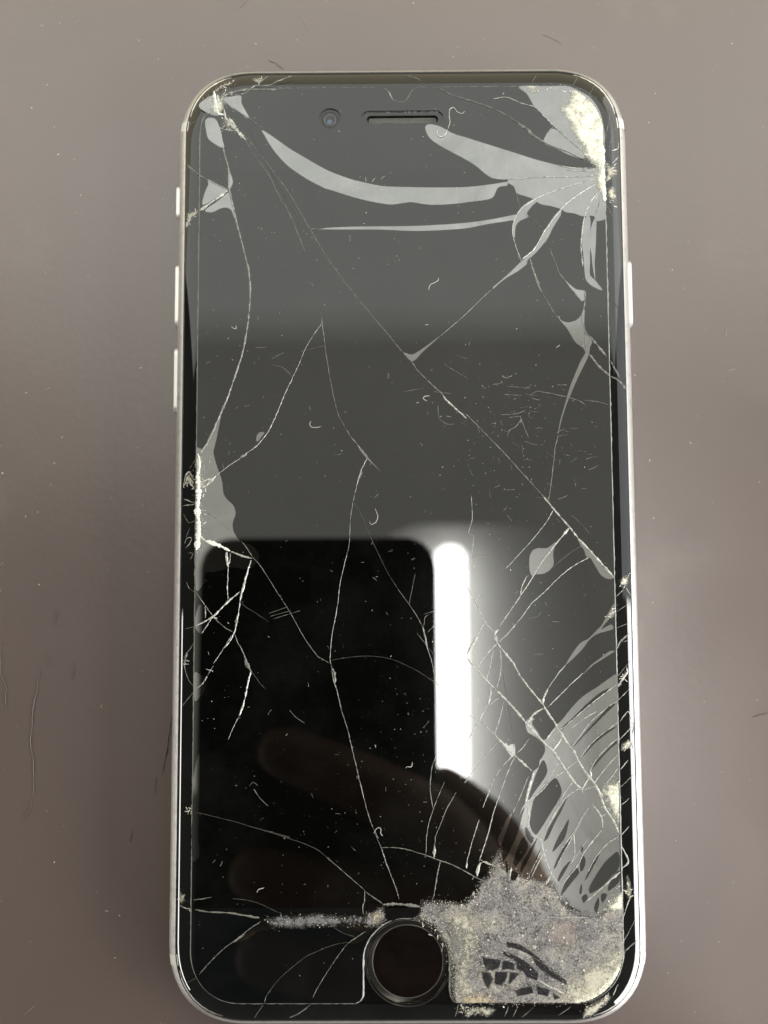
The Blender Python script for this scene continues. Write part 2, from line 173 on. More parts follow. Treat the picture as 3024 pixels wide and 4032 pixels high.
CRACKS=[
 (0.110,1,[(-27.84,61.02),(-28.78,60.75),(-29.32,59.91),(-29.7,58.24),(-29.81,56),(-29.7,52.11)]),
 (0.294,1,[(-26.37,55.98),(-25.88,53.89),(-25.46,52.22),(-25.44,49.72),(-25.02,47.92),(-24.19,44.19),(-23.36,41.03),(-22.6,38.02),(-22.39,37.01),(-22.18,34.29),(-22.35,30.9),(-22.73,27.8),(-23.24,25.11),(-24.14,22.17),(-25.3,18.7),(-26.2,16.57),(-27.87,12.6),(-29.16,10.62)]),
 (0.147,1,[(-24.03,58.19),(-22.94,56.65),(-21.31,53.99),(-19.68,51.76),(-18.19,48.56),(-17.1,46.76),(-16.16,44.83),(-14.81,41.38),(-14.28,40.01)]),
 (0.147,1,[(-23.49,57.91),(-21.86,55.94),(-20.23,53.84),(-18.47,51.47),(-16.71,48.96),(-14.82,45.64),(-13.48,43.29),(-11.61,39.99),(-10.16,37.77),(-9.9,37.34),(-7.11,33.65),(-4.6,30.52),(-2.23,27.67),(-0.52,25.51),(1.18,23.62)]),
 (0.294,1,[(1.18,23.62),(1.84,22.55),(3.27,21.07),(4.19,20.13),(5.49,18.92),(6.01,18.12)]),
 (0.331,2,[(5.49,18.92),(6.01,18.12),(7.44,16.78),(8.87,15.45)]),
 (0.147,1,[(8.7,16.17),(10.33,14.49),(14.24,10.34),(17.47,6.67),(20.68,3.03),(21.07,2.38),(23.16,-0.11),(24.43,-1.76)]),
 (0.257,1,[(19.62,4.2),(21.07,2.38),(23.16,-0.11),(24.43,-1.76)]),
 (0.331,1,[(24.43,-1.76),(26.68,-4.23),(29.39,-7.35)]),
 (0.147,1,[(-30.71,52.39),(-29.63,51.55),(-28.27,50.71),(-25.57,49.31)]),
 (0.441,2,[(-29.57,46.3),(-27.17,48.07),(-25.57,49.24)]),
 (0.368,1,[(-27.05,63.26),(-25.7,63.96),(-23.54,64.5),(-21.64,64.56),(-18.53,64.53)]),
 (0.221,2,[(-25.7,63.82),(-23.27,63.94),(-21.65,65.19),(-19.75,65.17),(-18.54,65.73),(-16.24,66.63)]),
 (0.184,1,[(-25.14,61.98),(-22.56,60.14),(-20.66,58.73)]),
 (0.515,2,[(-27.87,63.83),(-27.57,61.02)]),
 (0.441,2,[(-27.19,63.83),(-27.03,60.74)]),
 (0.515,2,[(-25.53,60.16),(-24.85,59.32),(-24.3,58.33),(-22.94,56.79)]),
 (0.110,0,[(-13.48,43.29),(-11.36,43.55)]),
 (0.221,1,[(5.12,64.69),(7.13,63.55),(9.28,62.83),(13.25,61.4),(15.92,59.84),(18.31,58.14),(20.7,56.17),(23.89,54.76),(27.6,52.92)]),
 (0.441,1,[(16.98,58.99),(18.31,58.14),(18.84,57.44),(20.7,56.17)]),
 (0.184,2,[(13.27,62.8),(15.29,63.06),(17.3,62.2),(19.45,61.49),(20.77,60.08),(22.09,58.67),(23.4,57.4),(26.3,54.74)]),
 (0.221,2,[(20.5,60.36),(22.09,58.67),(21.81,58.25)]),
 (0.221,1,[(20.98,57.28),(21.81,58.39)]),
 (0.221,2,[(27.85,52.23),(25.18,52.25),(22.51,52.69)]),
 (0.221,2,[(27.84,51.68),(26.51,51.82),(23.83,51.98)]),
 (0.184,2,[(15.31,50.59),(19.8,50.91),(25.15,50.94),(27.83,51.12)]),
 (0.184,2,[(27.81,50.57),(24.45,49.63),(21.63,48.68),(19.47,47.73),(17.72,46.65),(16.77,45.69),(16.08,44.32),(15.85,42.54),(16.16,41.03),(16.8,39.12),(17.05,38.43)]),
 (0.221,2,[(27.93,49.74),(25.9,48.51),(23.73,46.88),(22.37,45.37),(21.27,43.87),(20.45,42.78),(18.94,40.19),(17.19,38.71)]),
 (0.221,2,[(28.3,48.5),(27.2,46.99),(26.36,45.07),(25.9,42.47),(25.73,40.42),(25.93,37.53)]),
 (0.147,1,[(28.68,47.53),(27.96,45.2)]),
 (0.147,1,[(16.23,49.55),(16.67,47.62),(17.04,46.1)]),
 (0.110,1,[(17.83,45.41),(20.06,43.33),(20.45,42.78)]),
 (0.147,1,[(21.2,40.31),(21.71,38.81),(22.15,37.72),(22.46,36.71),(24.78,33.44),(25.68,32.35)]),
 (0.147,1,[(16.4,39.48),(17.04,38.11)]),
 (0.294,1,[(18.25,38.92),(18.75,37.01),(19.64,34.42),(20.02,33.61)]),
 (0.147,1,[(20.02,33.61),(20.53,32.66),(21.81,30.49)]),
 (0.221,1,[(26.18,33.97),(26.08,32.08),(25.64,30.06),(25.99,28.17),(26.08,26.02),(26.32,25.08)]),
 (0.368,1,[(25.98,27.9),(27.27,26.55),(29.06,24.26)]),
 (0.331,1,[(26.57,24.67),(28.11,22.66),(29.39,21.51)]),
 (0.147,1,[(18.84,19.38),(21.59,18.83),(23.55,18.35),(25.24,17.74),(26.01,17.07)]),
 (0.110,1,[(25.51,18.01),(27.6,17.73),(29.23,17.25)]),
 (0.147,1,[(21.87,12.86),(21.44,11.28),(21.29,9.96),(20.59,5.01),(20.23,3.36)]),
 (0.147,2,[(-11.82,30.16),(-11.75,29.21),(-11.49,27.46)]),
 (0.147,1,[(-11.49,27.46),(-11.29,25.44),(-10.96,23.43),(-10.69,21.68)]),
 (0.147,1,[(-10.69,21.68),(-10.17,19.01),(-9.77,17.28),(-9.38,15.95),(-8.46,14.22),(-7.67,12.89)]),
 (0.184,2,[(-7.67,12.89),(-6.24,11.16),(-5.19,9.94)]),
 (0.110,2,[(-11.82,29.35),(-12.81,28.01),(-13.06,27.6),(-14.11,25.86),(-15.03,23.58),(-15.95,21.58)]),
 (0.184,2,[(-15.95,21.58),(-17.13,19.05),(-18.3,16.13),(-19.6,13.48),(-21.29,11.51),(-23.38,10.04),(-22.54,10.41),(-24.62,9.1),(-26.96,7.27),(-28.13,5.96)]),
 (0.441,2,[(-26.96,7.27),(-27.74,6.48),(-28.52,5.7)]),
 (0.110,0,[(-12.17,34.77),(-11.97,32.03),(-11.9,29.99)]),
 (0.110,0,[(-22.39,58.11),(-18.96,51.42),(-15.55,45.13),(-12.17,36.14)]),
 (0.110,1,[(5.18,27.36),(7.04,28.96),(9.17,30.84),(10.22,31.89),(12.72,34.26)]),
 (0.110,0,[(-4.33,30.38),(-4.13,31.06)]),
 (0.147,1,[(-18.99,23.34),(-17.41,22.93),(-15.95,21.58)]),
 (0.184,1,[(-28.61,2.42),(-27.17,1.5),(-25.59,0.32),(-24.54,-0.66)]),
 (0.184,1,[(-23.23,-1.91),(-22.57,-2.69),(-21.65,-4.12)]),
 (0.147,1,[(-21.65,-4.12),(-20.6,-5.29),(-19.29,-7.24),(-17.98,-9.31),(-16.16,-12.14),(-14.73,-14.71),(-13.44,-16.76),(-13.57,-16.56),(-12.28,-18.22),(-11.97,-18.35),(-10.68,-19.12)]),
 (0.662,3,[(-28.17,-1.88),(-26.34,-2.54),(-24.78,-3.33)]),
 (0.368,2,[(-24.78,-3.33),(-23.21,-3.98),(-21.65,-4.38)]),
 (0.441,2,[(-25.29,-3.45),(-25.15,-4.88),(-25.01,-5.66)]),
 (0.184,2,[(-25.01,-5.66),(-25.06,-7.47),(-25.12,-8.5),(-24.97,-10.31)]),
 (0.221,2,[(-24.77,-3.59),(-24.76,-4.62),(-25.08,-5.4)]),
 (0.257,2,[(-21.77,-4.64),(-22.41,-6.71),(-22.91,-8.51),(-23.29,-10.31)]),
 (0.294,2,[(-22.54,-7.09),(-22.78,-8.51),(-23.17,-9.54)]),
 (0.221,2,[(-23.29,-10.31),(-23.53,-12.24),(-23.9,-14.16),(-24.16,-14.93),(-24.66,-15.95),(-25.43,-16.87)]),
 (0.515,1,[(-23.66,-12.37),(-23.9,-14.16)]),
 (0.147,1,[(-24.41,-15.11),(-25.18,-16.38),(-26.07,-17.78),(-26.96,-19.05)]),
 (0.257,2,[(-23.3,-9.03),(-24.84,-10.31),(-26.25,-11.72),(-27.02,-12.48),(-28.05,-13.12),(-29.47,-13.82)]),
 (0.184,1,[(-29.52,-9.13),(-28.6,-10.42),(-27.28,-12.23),(-26.5,-13.13),(-25.46,-14.03),(-24.29,-14.68)]),
 (0.441,2,[(-27.28,-12.48),(-26.5,-12.87)]),
 (0.184,1,[(-27.15,-12.61),(-27.92,-13.76),(-28.68,-14.91)]),
 (0.147,2,[(-28.2,-10.94),(-28.12,-12.74)]),
 (0.147,0,[(-23.29,-10.44),(-22.5,-11.22),(-21.21,-11.99),(-19.26,-13.29)]),
 (0.221,1,[(-24.03,-14.93),(-23.63,-16.09),(-23.11,-16.88),(-23.11,-16.9),(-22.45,-18.43),(-21.67,-20.09)]),
 (0.515,1,[(-22.58,-18.56),(-22.06,-19.58),(-21.73,-20.09)]),
 (0.257,2,[(-21.67,-20.09),(-22.04,-21.49),(-22.66,-24.53),(-23.29,-26.29)]),
 (0.147,1,[(-23.29,-26.29),(-24.3,-28.31),(-24.8,-29.56)]),
 (0.147,0,[(-21.67,-20.09),(-21.02,-20.98),(-20.37,-21.88),(-19.59,-22.64)]),
 (0.257,1,[(-29.55,-22.73),(-28.47,-21.85),(-27.84,-20.83)]),
 (0.147,0,[(-27.84,-20.83),(-26.95,-19.31)]),
 (0.147,0,[(-29.29,-39.42),(-28.02,-39.67),(-25.47,-40.3),(-23.43,-40.8),(-21.01,-41.55),(-18.46,-42.18),(-16.3,-42.8),(-21.64,-41.35),(-19.1,-42.1),(-15.92,-43.1),(-13.77,-43.85),(-12.24,-44.59),(-11.18,-45.45),(-9.54,-46.81)]),
 (0.184,1,[(-11.18,-45.45),(-9.54,-46.81),(-7.65,-48.41),(-5.88,-49.89)]),
 (0.184,2,[(-5.32,9.79),(-6.11,8.21),(-6.64,6.64),(-7.17,4.41),(-7.36,3.63)]),
 (0.147,1,[(-7.36,3.63),(-7.69,1.54),(-7.83,-0.68),(-7.89,-2.37),(-8.22,-3.79)]),
 (0.147,2,[(-8.22,-3.79),(-8.74,-5.86),(-9.26,-8.31),(-9.52,-10.63),(-9.91,-12.94),(-10.3,-14.86),(-10.56,-16.93)]),
 (0.147,2,[(-10.43,-15.55),(-10.62,-18.61),(-10.43,-19.37)]),
 (0.184,2,[(-10.43,-19.37),(-10.17,-21.28),(-9.66,-22.93),(-9.02,-25.59)]),
 (0.515,1,[(-10.3,-19.75),(-9.98,-20.64),(-9.89,-21.79)]),
 (0.184,1,[(-9.78,-22.17),(-9.02,-25.59),(-8.25,-27.98),(-7.62,-30.62),(-6.98,-33.26),(-6.23,-36.38),(-5.6,-38.87),(-4.84,-41.22),(-3.96,-42.98),(-4.34,-42.51),(-3.59,-44.24),(-2.96,-46.09),(-2.21,-48.06),(-1.47,-49.9),(-1.16,-51.12)]),
 (0.110,0,[(-7.3,3.63),(-6.65,2.58),(-5.87,1.01),(-4.97,-1.21),(-3.81,-3.81),(-2.52,-6.41),(-1.11,-8.74)]),
 (0.147,1,[(-1.11,-8.74),(0.56,-11.06),(1.58,-12.6),(2.34,-14.01)]),
 (0.331,1,[(2.34,-14.01),(2.72,-15.55),(2.96,-16.83)]),
 (0.184,2,[(2.72,-15.6),(2.96,-16.88),(3.59,-18.79),(3.96,-20.95)]),
 (0.147,0,[(-10.43,-18.67),(-7.59,-18.24),(-5.02,-18.12),(-2.45,-18.45),(-0.52,-19.15),(1.78,-20.31),(3.69,-21.58)]),
 (0.257,2,[(3.69,-21.58),(4.08,-21.58),(4.71,-22.6)]),
 (0.110,0,[(1.36,-6.68),(0.96,-8.62),(0.49,-10.93)]),
 (0.110,1,[(2.47,-14.27),(2.6,-13.63),(2.74,-12.74),(3.52,-12.23)]),
 (0.110,1,[(1.56,-14.91),(2.96,-16.7)]),
 (0.110,0,[(1.69,-15.21),(2.96,-16.75),(4.49,-18.79)]),
 (0.110,1,[(2.48,-12.35),(4.55,-11.72)]),
 (0.110,1,[(3.04,-14.85),(4.41,-13.51)]),
 (0.147,1,[(4.11,-31.91),(3.59,-33.16),(3.32,-34.91),(3.25,-36.65),(3.55,-38.64),(3.67,-39.02),(3.02,-41),(2.69,-42.85),(2.69,-42.53),(2.61,-45.12)]),
 (0.147,1,[(5.23,-35.41),(4.45,-37.15),(3.67,-39.02)]),
 (0.147,1,[(6.87,-36.79),(5.45,-39.14),(4.8,-40.75),(3.89,-42.85),(3.89,-43.4),(3.62,-44.38)]),
 (0.588,2,[(3.82,-44.01),(3.68,-45.61)]),
 (0.257,1,[(-3.71,-44.24),(-1.94,-44.24),(-0.05,-44.5),(2.48,-45.24),(4.12,-45.86),(6.26,-46.6),(8.01,-47.47),(9.56,-48.34),(10.68,-48.8)]),
 (0.221,1,[(4.56,-45.98),(4.1,-48.07),(3.57,-51.01)]),
 (0.184,1,[(-5.88,-49.89),(-5.89,-51.36),(-6.14,-52.21),(-6.02,-53.19)]),
 (0.257,1,[(-5.76,-50.13),(-4.5,-50.99),(-3.37,-51.73)]),
 (0.515,1,[(-3.37,-51.85),(-1.35,-51.79),(1.67,-52.1)]),
 (0.110,1,[(9.4,4.42),(9.52,1.11),(9.01,-0.86),(9.65,-1.53),(9.29,-4.15),(8.27,-7.75)]),
 (0.147,1,[(8.27,-7.75),(9.07,-9.22),(9.71,-10.53),(11.14,-13.46),(12.43,-14.92),(12.9,-16.22)]),
 (0.147,1,[(9.71,-10.53),(10.7,-9.39)]),
 (0.147,2,[(11.14,-13.46),(10.31,-14.75),(8.48,-18.13)]),
 (0.588,2,[(10.06,-15.48),(9.31,-16.69),(8.56,-17.97)]),
 (0.294,1,[(23.23,-0.27),(21.64,-2.08),(20.46,-3.55)]),
 (0.184,1,[(20.46,-3.55),(18.95,-5.51),(17.77,-7.46),(16.09,-9.9),(14.59,-12.01),(13.09,-14.11)]),
 (0.441,1,[(13,-14.44),(12.42,-15.24),(12.81,-16.38)]),
 (0.184,1,[(17.12,-6.97),(16.44,-8.44),(16.09,-9.9)]),
 (0.257,1,[(12.81,-16.38),(14.01,-17.99),(14.97,-19.13),(15.91,-20.9),(17.5,-22.99),(19.09,-24.92)]),
 (0.441,2,[(13.69,-17.51),(14.17,-18.16),(14.97,-19.13)]),
 (0.368,1,[(19.09,-24.92),(19.71,-26.04),(20.5,-27.15),(21.13,-28.27),(22.54,-30.5),(23.17,-31.22),(23.78,-32.49),(24.56,-33.92),(25.34,-34.87),(26.12,-35.97),(26.58,-36.92),(27.33,-38.97),(28.41,-40.69),(29.17,-42.42)]),
 (0.184,1,[(26.02,-4.39),(23.37,-5.85),(21.37,-7.48),(19.54,-9.27),(17.71,-10.89),(16.37,-12.67),(14.71,-14.61),(13.06,-16.22)]),
 (0.110,1,[(21.07,2.38),(19.88,0.4),(17.86,-2.06),(16.02,-4.02),(14.19,-5.98)]),
 (0.110,0,[(25.07,-2.67),(22.91,-4.05),(20.58,-6.01)]),
 (0.184,1,[(12.81,-16.38),(11.24,-17.98),(9.76,-19.91)]),
 (0.184,1,[(12.23,-17.34),(11.71,-19.76),(11.2,-21.52)]),
 (0.184,1,[(13.21,-17.19),(13.25,-20.09),(12.64,-22.65)]),
 (0.257,1,[(8.47,-18.3),(9.76,-19.91),(11.2,-21.52),(12.64,-22.97)]),
 (0.331,1,[(12.64,-22.97),(14.24,-24.58),(15.67,-26.18),(16.78,-27.62)]),
 (0.368,1,[(16.78,-27.55),(18.05,-28.99),(19.07,-30.1),(20.42,-31.37),(21.99,-33.75),(23.08,-35.34),(24.26,-36.6)]),
 (0.184,1,[(11.83,-22.49),(11.65,-24.25),(10.15,-26.96),(8.34,-30.14)]),
 (0.294,2,[(11.83,-22.97),(11.4,-24.89)]),
 (0.147,1,[(11.47,-25.05),(13.11,-23.77)]),
 (0.184,1,[(13.59,-24.42),(13.07,-26.49),(12.4,-28.56),(12.39,-29.04)]),
 (0.184,1,[(10.15,-27.12),(12.39,-29.04)]),
 (0.368,1,[(12.23,-28.97),(13.5,-30.4),(14.77,-31.67)]),
 (0.331,1,[(14.77,-31.67),(16.04,-32.79),(17.31,-33.9)]),
 (0.110,1,[(8.06,-26),(10.15,-27.12)]),
 (0.110,0,[(13.19,-18.64),(13.93,-23.3),(14.67,-28.09),(14.94,-31.11)]),
 (0.331,1,[(19.09,-24.92),(19.1,-24.12),(19.78,-22.68)]),
 (0.147,1,[(19.78,-22.68),(21.28,-20.6),(22.36,-19.4)]),
 (0.184,1,[(19.73,-25.24),(21.38,-23.64),(23.03,-22.05),(24.68,-20.61)]),
 (0.294,1,[(19.08,-25.39),(17.77,-26.19),(16.94,-27.3)]),
 (0.147,1,[(17.07,-29.53),(16.08,-30.8),(15.42,-31.46)]),
 (0.221,1,[(20.81,-27.95),(19.49,-29.54),(19.08,-29.78)]),
 (0.147,1,[(14.77,-31.83),(13.46,-33.1),(12.31,-34.67),(11.65,-36.09),(10.48,-38.92)]),
 (0.147,1,[(15.01,-31.99),(14.09,-33.89),(12.59,-37.83),(11.92,-39.71),(11.24,-42.21),(10.24,-45.18)]),
 (0.184,2,[(11.92,-39.71),(11.24,-42.21),(10.24,-45.18),(9.91,-46.11)]),
 (0.515,2,[(10.07,-46.27),(9.74,-47.05),(9.57,-48.13)]),
 (0.147,1,[(9.98,-40.49),(8.98,-43.46),(8.15,-46.26)]),
 (0.331,1,[(8.23,-46.11),(8.11,-47.04)]),
 (0.110,1,[(12.54,-30.08),(10.24,-32.77),(7.95,-35.61)]),
 (0.368,1,[(17.63,-34.06),(16.79,-36.58),(16.44,-38.15)]),
 (0.221,2,[(16.44,-38.15),(16.89,-40.04),(16.71,-41.29),(17.49,-42.54),(18.44,-43.17),(18.73,-44.58),(19.48,-47.07),(20.1,-48.31),(20.88,-49.25)]),
 (0.184,2,[(21.98,-33.91),(20.19,-35.01),(18.72,-36.58),(16.92,-37.99)]),
 (0.184,2,[(24.27,-36.13),(22.4,-37.22),(21.25,-38.48),(19.1,-41.92)]),
 (0.294,2,[(21.59,-29.47),(20.76,-30.58),(20.26,-31.37)]),
 (0.368,2,[(20.26,-31.22),(20.73,-32.01),(21.04,-32.64)]),
 (0.184,2,[(25.09,-38.96),(24.1,-40.37),(22.94,-42.24),(21.29,-44.43)]),
 (0.184,2,[(26.95,-41.79),(24.48,-44.75),(23.32,-46.77),(21.2,-49.25)]),
 (0.257,2,[(25.58,-38.49),(26.82,-40.22),(26.95,-41.63)]),
 (0.184,2,[(22.94,-42.24),(23.03,-45.21),(22.53,-46.45)]),
 (0.368,2,[(25.37,-33.76),(25.51,-34.55),(25.18,-35.03)]),
 (0.147,2,[(23.78,-32.49),(22.15,-33.75)]),
 (0.184,1,[(26.12,-35.97),(24.34,-36.6)]),
 (0.257,2,[(25.34,-34.71),(24.35,-36.28),(24.25,-36.91)]),
 (0.184,1,[(26.82,-40.22),(28.46,-38.81)]),
 (0.147,1,[(18.57,-44.42),(17.08,-47.37),(16.67,-48.15)]),
 (0.368,2,[(19.63,-48),(18.96,-49.24)]),
 (0.294,2,[(14.3,-46.9),(14.03,-48.61)]),
 (0.147,1,[(16.82,-34.69),(15.65,-37.52),(14.65,-39.56)]),
 (0.257,1,[(24.33,-51.57),(25.14,-50.96),(26.44,-49.88),(28.07,-48.49),(29.21,-47.56)]),
 (0.221,2,[(12.94,-57.76),(14.97,-59.6),(17.78,-61.9),(20.92,-63.43)]),
 (0.221,1,[(15.01,-57.15),(16.89,-58.53),(19.39,-60.53),(21.89,-62.36)]),
 (0.257,2,[(17.78,-61.9),(19.35,-62.81),(21.7,-63.88)]),
 (0.184,1,[(10.84,-60.21),(13.39,-59.14),(15.77,-59.14)]),
 (0.147,1,[(10.52,-60.66),(10.65,-62.95)]),
 (0.147,1,[(14.02,-59.6),(13.35,-62.35)]),
 (0.147,1,[(18.88,-53.62),(24.92,-53.63)]),
 (0.184,1,[(9.74,-46.63),(10.71,-46.16),(11.66,-46.63)]),
 (0.221,1,[(9.91,-45.85),(11.5,-46.63)]),
 (0.147,1,[(-29.41,-51.18),(-28.77,-51.12),(-26.88,-50.82)]),
 (0.147,0,[(-24.1,-51.01),(-22.21,-51.2),(-20.31,-51.69),(-18.41,-52.55),(-17.27,-53.04)]),
 (0.257,1,[(-29.14,-52.47),(-27.24,-52.78),(-24.72,-52.9),(-22.19,-53.28),(-20.3,-53.65)]),
 (0.368,1,[(-22.06,-53.22),(-20.3,-53.58)]),
 (0.147,1,[(-20.04,-54.01),(-21.55,-54.98),(-23.3,-56.32),(-25.3,-57.77),(-27.42,-59.83),(-28.47,-61.04)]),
 (0.294,1,[(-22.3,-55.71),(-24.05,-56.92)]),
 (0.221,1,[(-5.65,-55.38),(-7.28,-56.35),(-8.16,-56.95)]),
 (0.147,1,[(-8.16,-56.95),(-9.55,-58.65),(-11.43,-61.43),(-12.68,-63.47),(-12.97,-64.2)]),
 (0.147,0,[(-8.16,-56.83),(-10.17,-57.19),(-12.68,-58.16),(-13.98,-58.76),(-16.49,-60.69),(-17.99,-62.14),(-19.23,-63.83),(-19.6,-64.85)]),
 (0.147,0,[(-10.17,-54.88),(-8.54,-55.74),(-7.28,-56.11)]),
 (0.809,3,[(-29.56,7.94),(-29.34,6.36),(-29.29,4.52),(-29.46,2.69),(-29.27,0.6),(-29.29,-1.23),(-29.49,-3.18)]),
 (0.368,3,[(-29.32,7.54),(-29.22,9.52),(-29.49,10.58)]),
 (0.294,2,[(-29.25,6.36),(-28.27,6.75),(-27.22,7.14)]),
 (0.257,2,[(-29.17,5.57),(-28.26,6.09)]),
 (0.331,3,[(-29.23,-0.97),(-28.44,-1.75),(-28.04,-2.01)]),
 (0.221,1,[(-28.83,10.44),(-28.55,8.46),(-28.6,7.28)]),
 (0.184,1,[(-27.65,10.57),(-27.9,8.85),(-28.15,7.67)]),
 (0.662,3,[(29.31,55.55),(29.17,53.47),(29.17,51.39),(29.26,49.32),(29.31,47.25)]),
 (0.294,3,[(29.15,53.33),(27.89,54.03),(26.56,54.32)]),
 (0.221,2,[(29.14,52.77),(28,52.78),(27.2,53.07)]),
 (0.221,2,[(29.17,51.39),(28.1,51.26),(27.16,51.06)]),
 (0.221,2,[(29.15,50.42),(28.07,50.02),(27.26,49.75)]),
 (0.221,2,[(29.23,49.32),(28.43,48.36),(28.01,47.53)]),
 (0.368,3,[(-27.74,64.39),(-27.45,62.7),(-27.03,61.02),(-26.21,60.73)]),
 (0.368,2,[(-26.22,61.57),(-25.94,60.17),(-24.98,59.04),(-24.3,58.33)]),
 (0.221,2,[(-26.46,58.49),(-25.38,58.41),(-24.44,58.2)]),
 (0.368,1,[(-7.5,51.78),(-7.05,51.73)]),
 (0.147,1,[(29.35,-22.16),(27.37,-23.59),(24.9,-25.5),(22.43,-27.57),(20.96,-28.68)]),
 (0.147,1,[(29.42,-24.4),(28.14,-25.2),(25.67,-27.26),(24.01,-29.32),(22.85,-30.75)]),
 (0.147,1,[(29.39,-27.27),(27.74,-28.54),(25.6,-30.28),(24.11,-32.18)]),
 (0.147,1,[(29.36,-29.5),(27.85,-30.76),(26.2,-32.5),(25.19,-34.39)]),
 (0.147,1,[(29.34,-31.72),(27.95,-33.14),(26.63,-34.71),(25.8,-35.97)]),
 (0.147,1,[(29.33,-33.46),(28.4,-34.72),(27.08,-36.29)]),
 (0.110,1,[(22.58,-28.36),(24.87,-26.78),(26.51,-25.83)]),
 (0.147,1,[(29.13,-42.89),(27.7,-43.66),(26.07,-45.37),(24.74,-47.7)]),
 (0.110,1,[(25,-43.03),(24.01,-44.28),(22.85,-46.14)]),
 (0.147,1,[(24.09,-40.53),(22.93,-42.56),(21.77,-44.58),(20.61,-46.61)]),
 (0.147,1,[(29.33,-35.98),(27.85,-37.55),(26.85,-38.97)]),
 (0.147,1,[(29.29,-37.87),(28.14,-38.97),(27.31,-40.06)]),
 (0.147,1,[(19.38,-44.11),(18.06,-46.29),(17.07,-48.15)]),
 (0.110,1,[(21.04,-32.8),(19.88,-34.69),(18.89,-35.95)]),
 (0.147,1,[(23.08,-35.34),(21.93,-36.75),(21.09,-38.32)]),
 (0.184,1,[(14.21,-57.3),(16.57,-58.84),(19.07,-60.68),(21.41,-62.21)]),
 (0.147,1,[(15.64,-57.3),(14.98,-59.29)]),
 (0.147,1,[(16.89,-58.38),(16.08,-59.76)]),
 (0.147,1,[(11.49,-58.98),(10.81,-62.95)]),
 (0.147,1,[(12.76,-59.14),(12.24,-62.35)]),
 (0.147,1,[(14.65,-59.91),(15.57,-61.44)]),
 (0.147,1,[(10.37,-59.9),(14.64,-60.67)]),
 (0.147,1,[(10.04,-61.27),(13.67,-61.74)]),
 (0.147,1,[(14.92,-62.81),(16.8,-63.72),(19.64,-63.88)]),
 (0.147,1,[(15.52,-64.64),(16.19,-62.5)]),
 (0.147,1,[(17.73,-64.64),(18.09,-62.51)]),
 (0.257,1,[(-7.34,51.04),(-7.14,50.62)]),
 (0.257,1,[(-6.65,50.97),(-6.47,50.55)]),
 (0.368,1,[(-5.47,51.12),(-5.39,50.33)]),
 (0.294,1,[(-4.02,51),(-4.26,50.74),(-4.56,50.23)]),
 (0.147,1,[(-1.3,51.96),(-2.24,51.42),(-3.08,50.94),(-2.89,50.25)]),
 (0.221,1,[(-1.51,50.24),(-1.29,50.16)]),
]
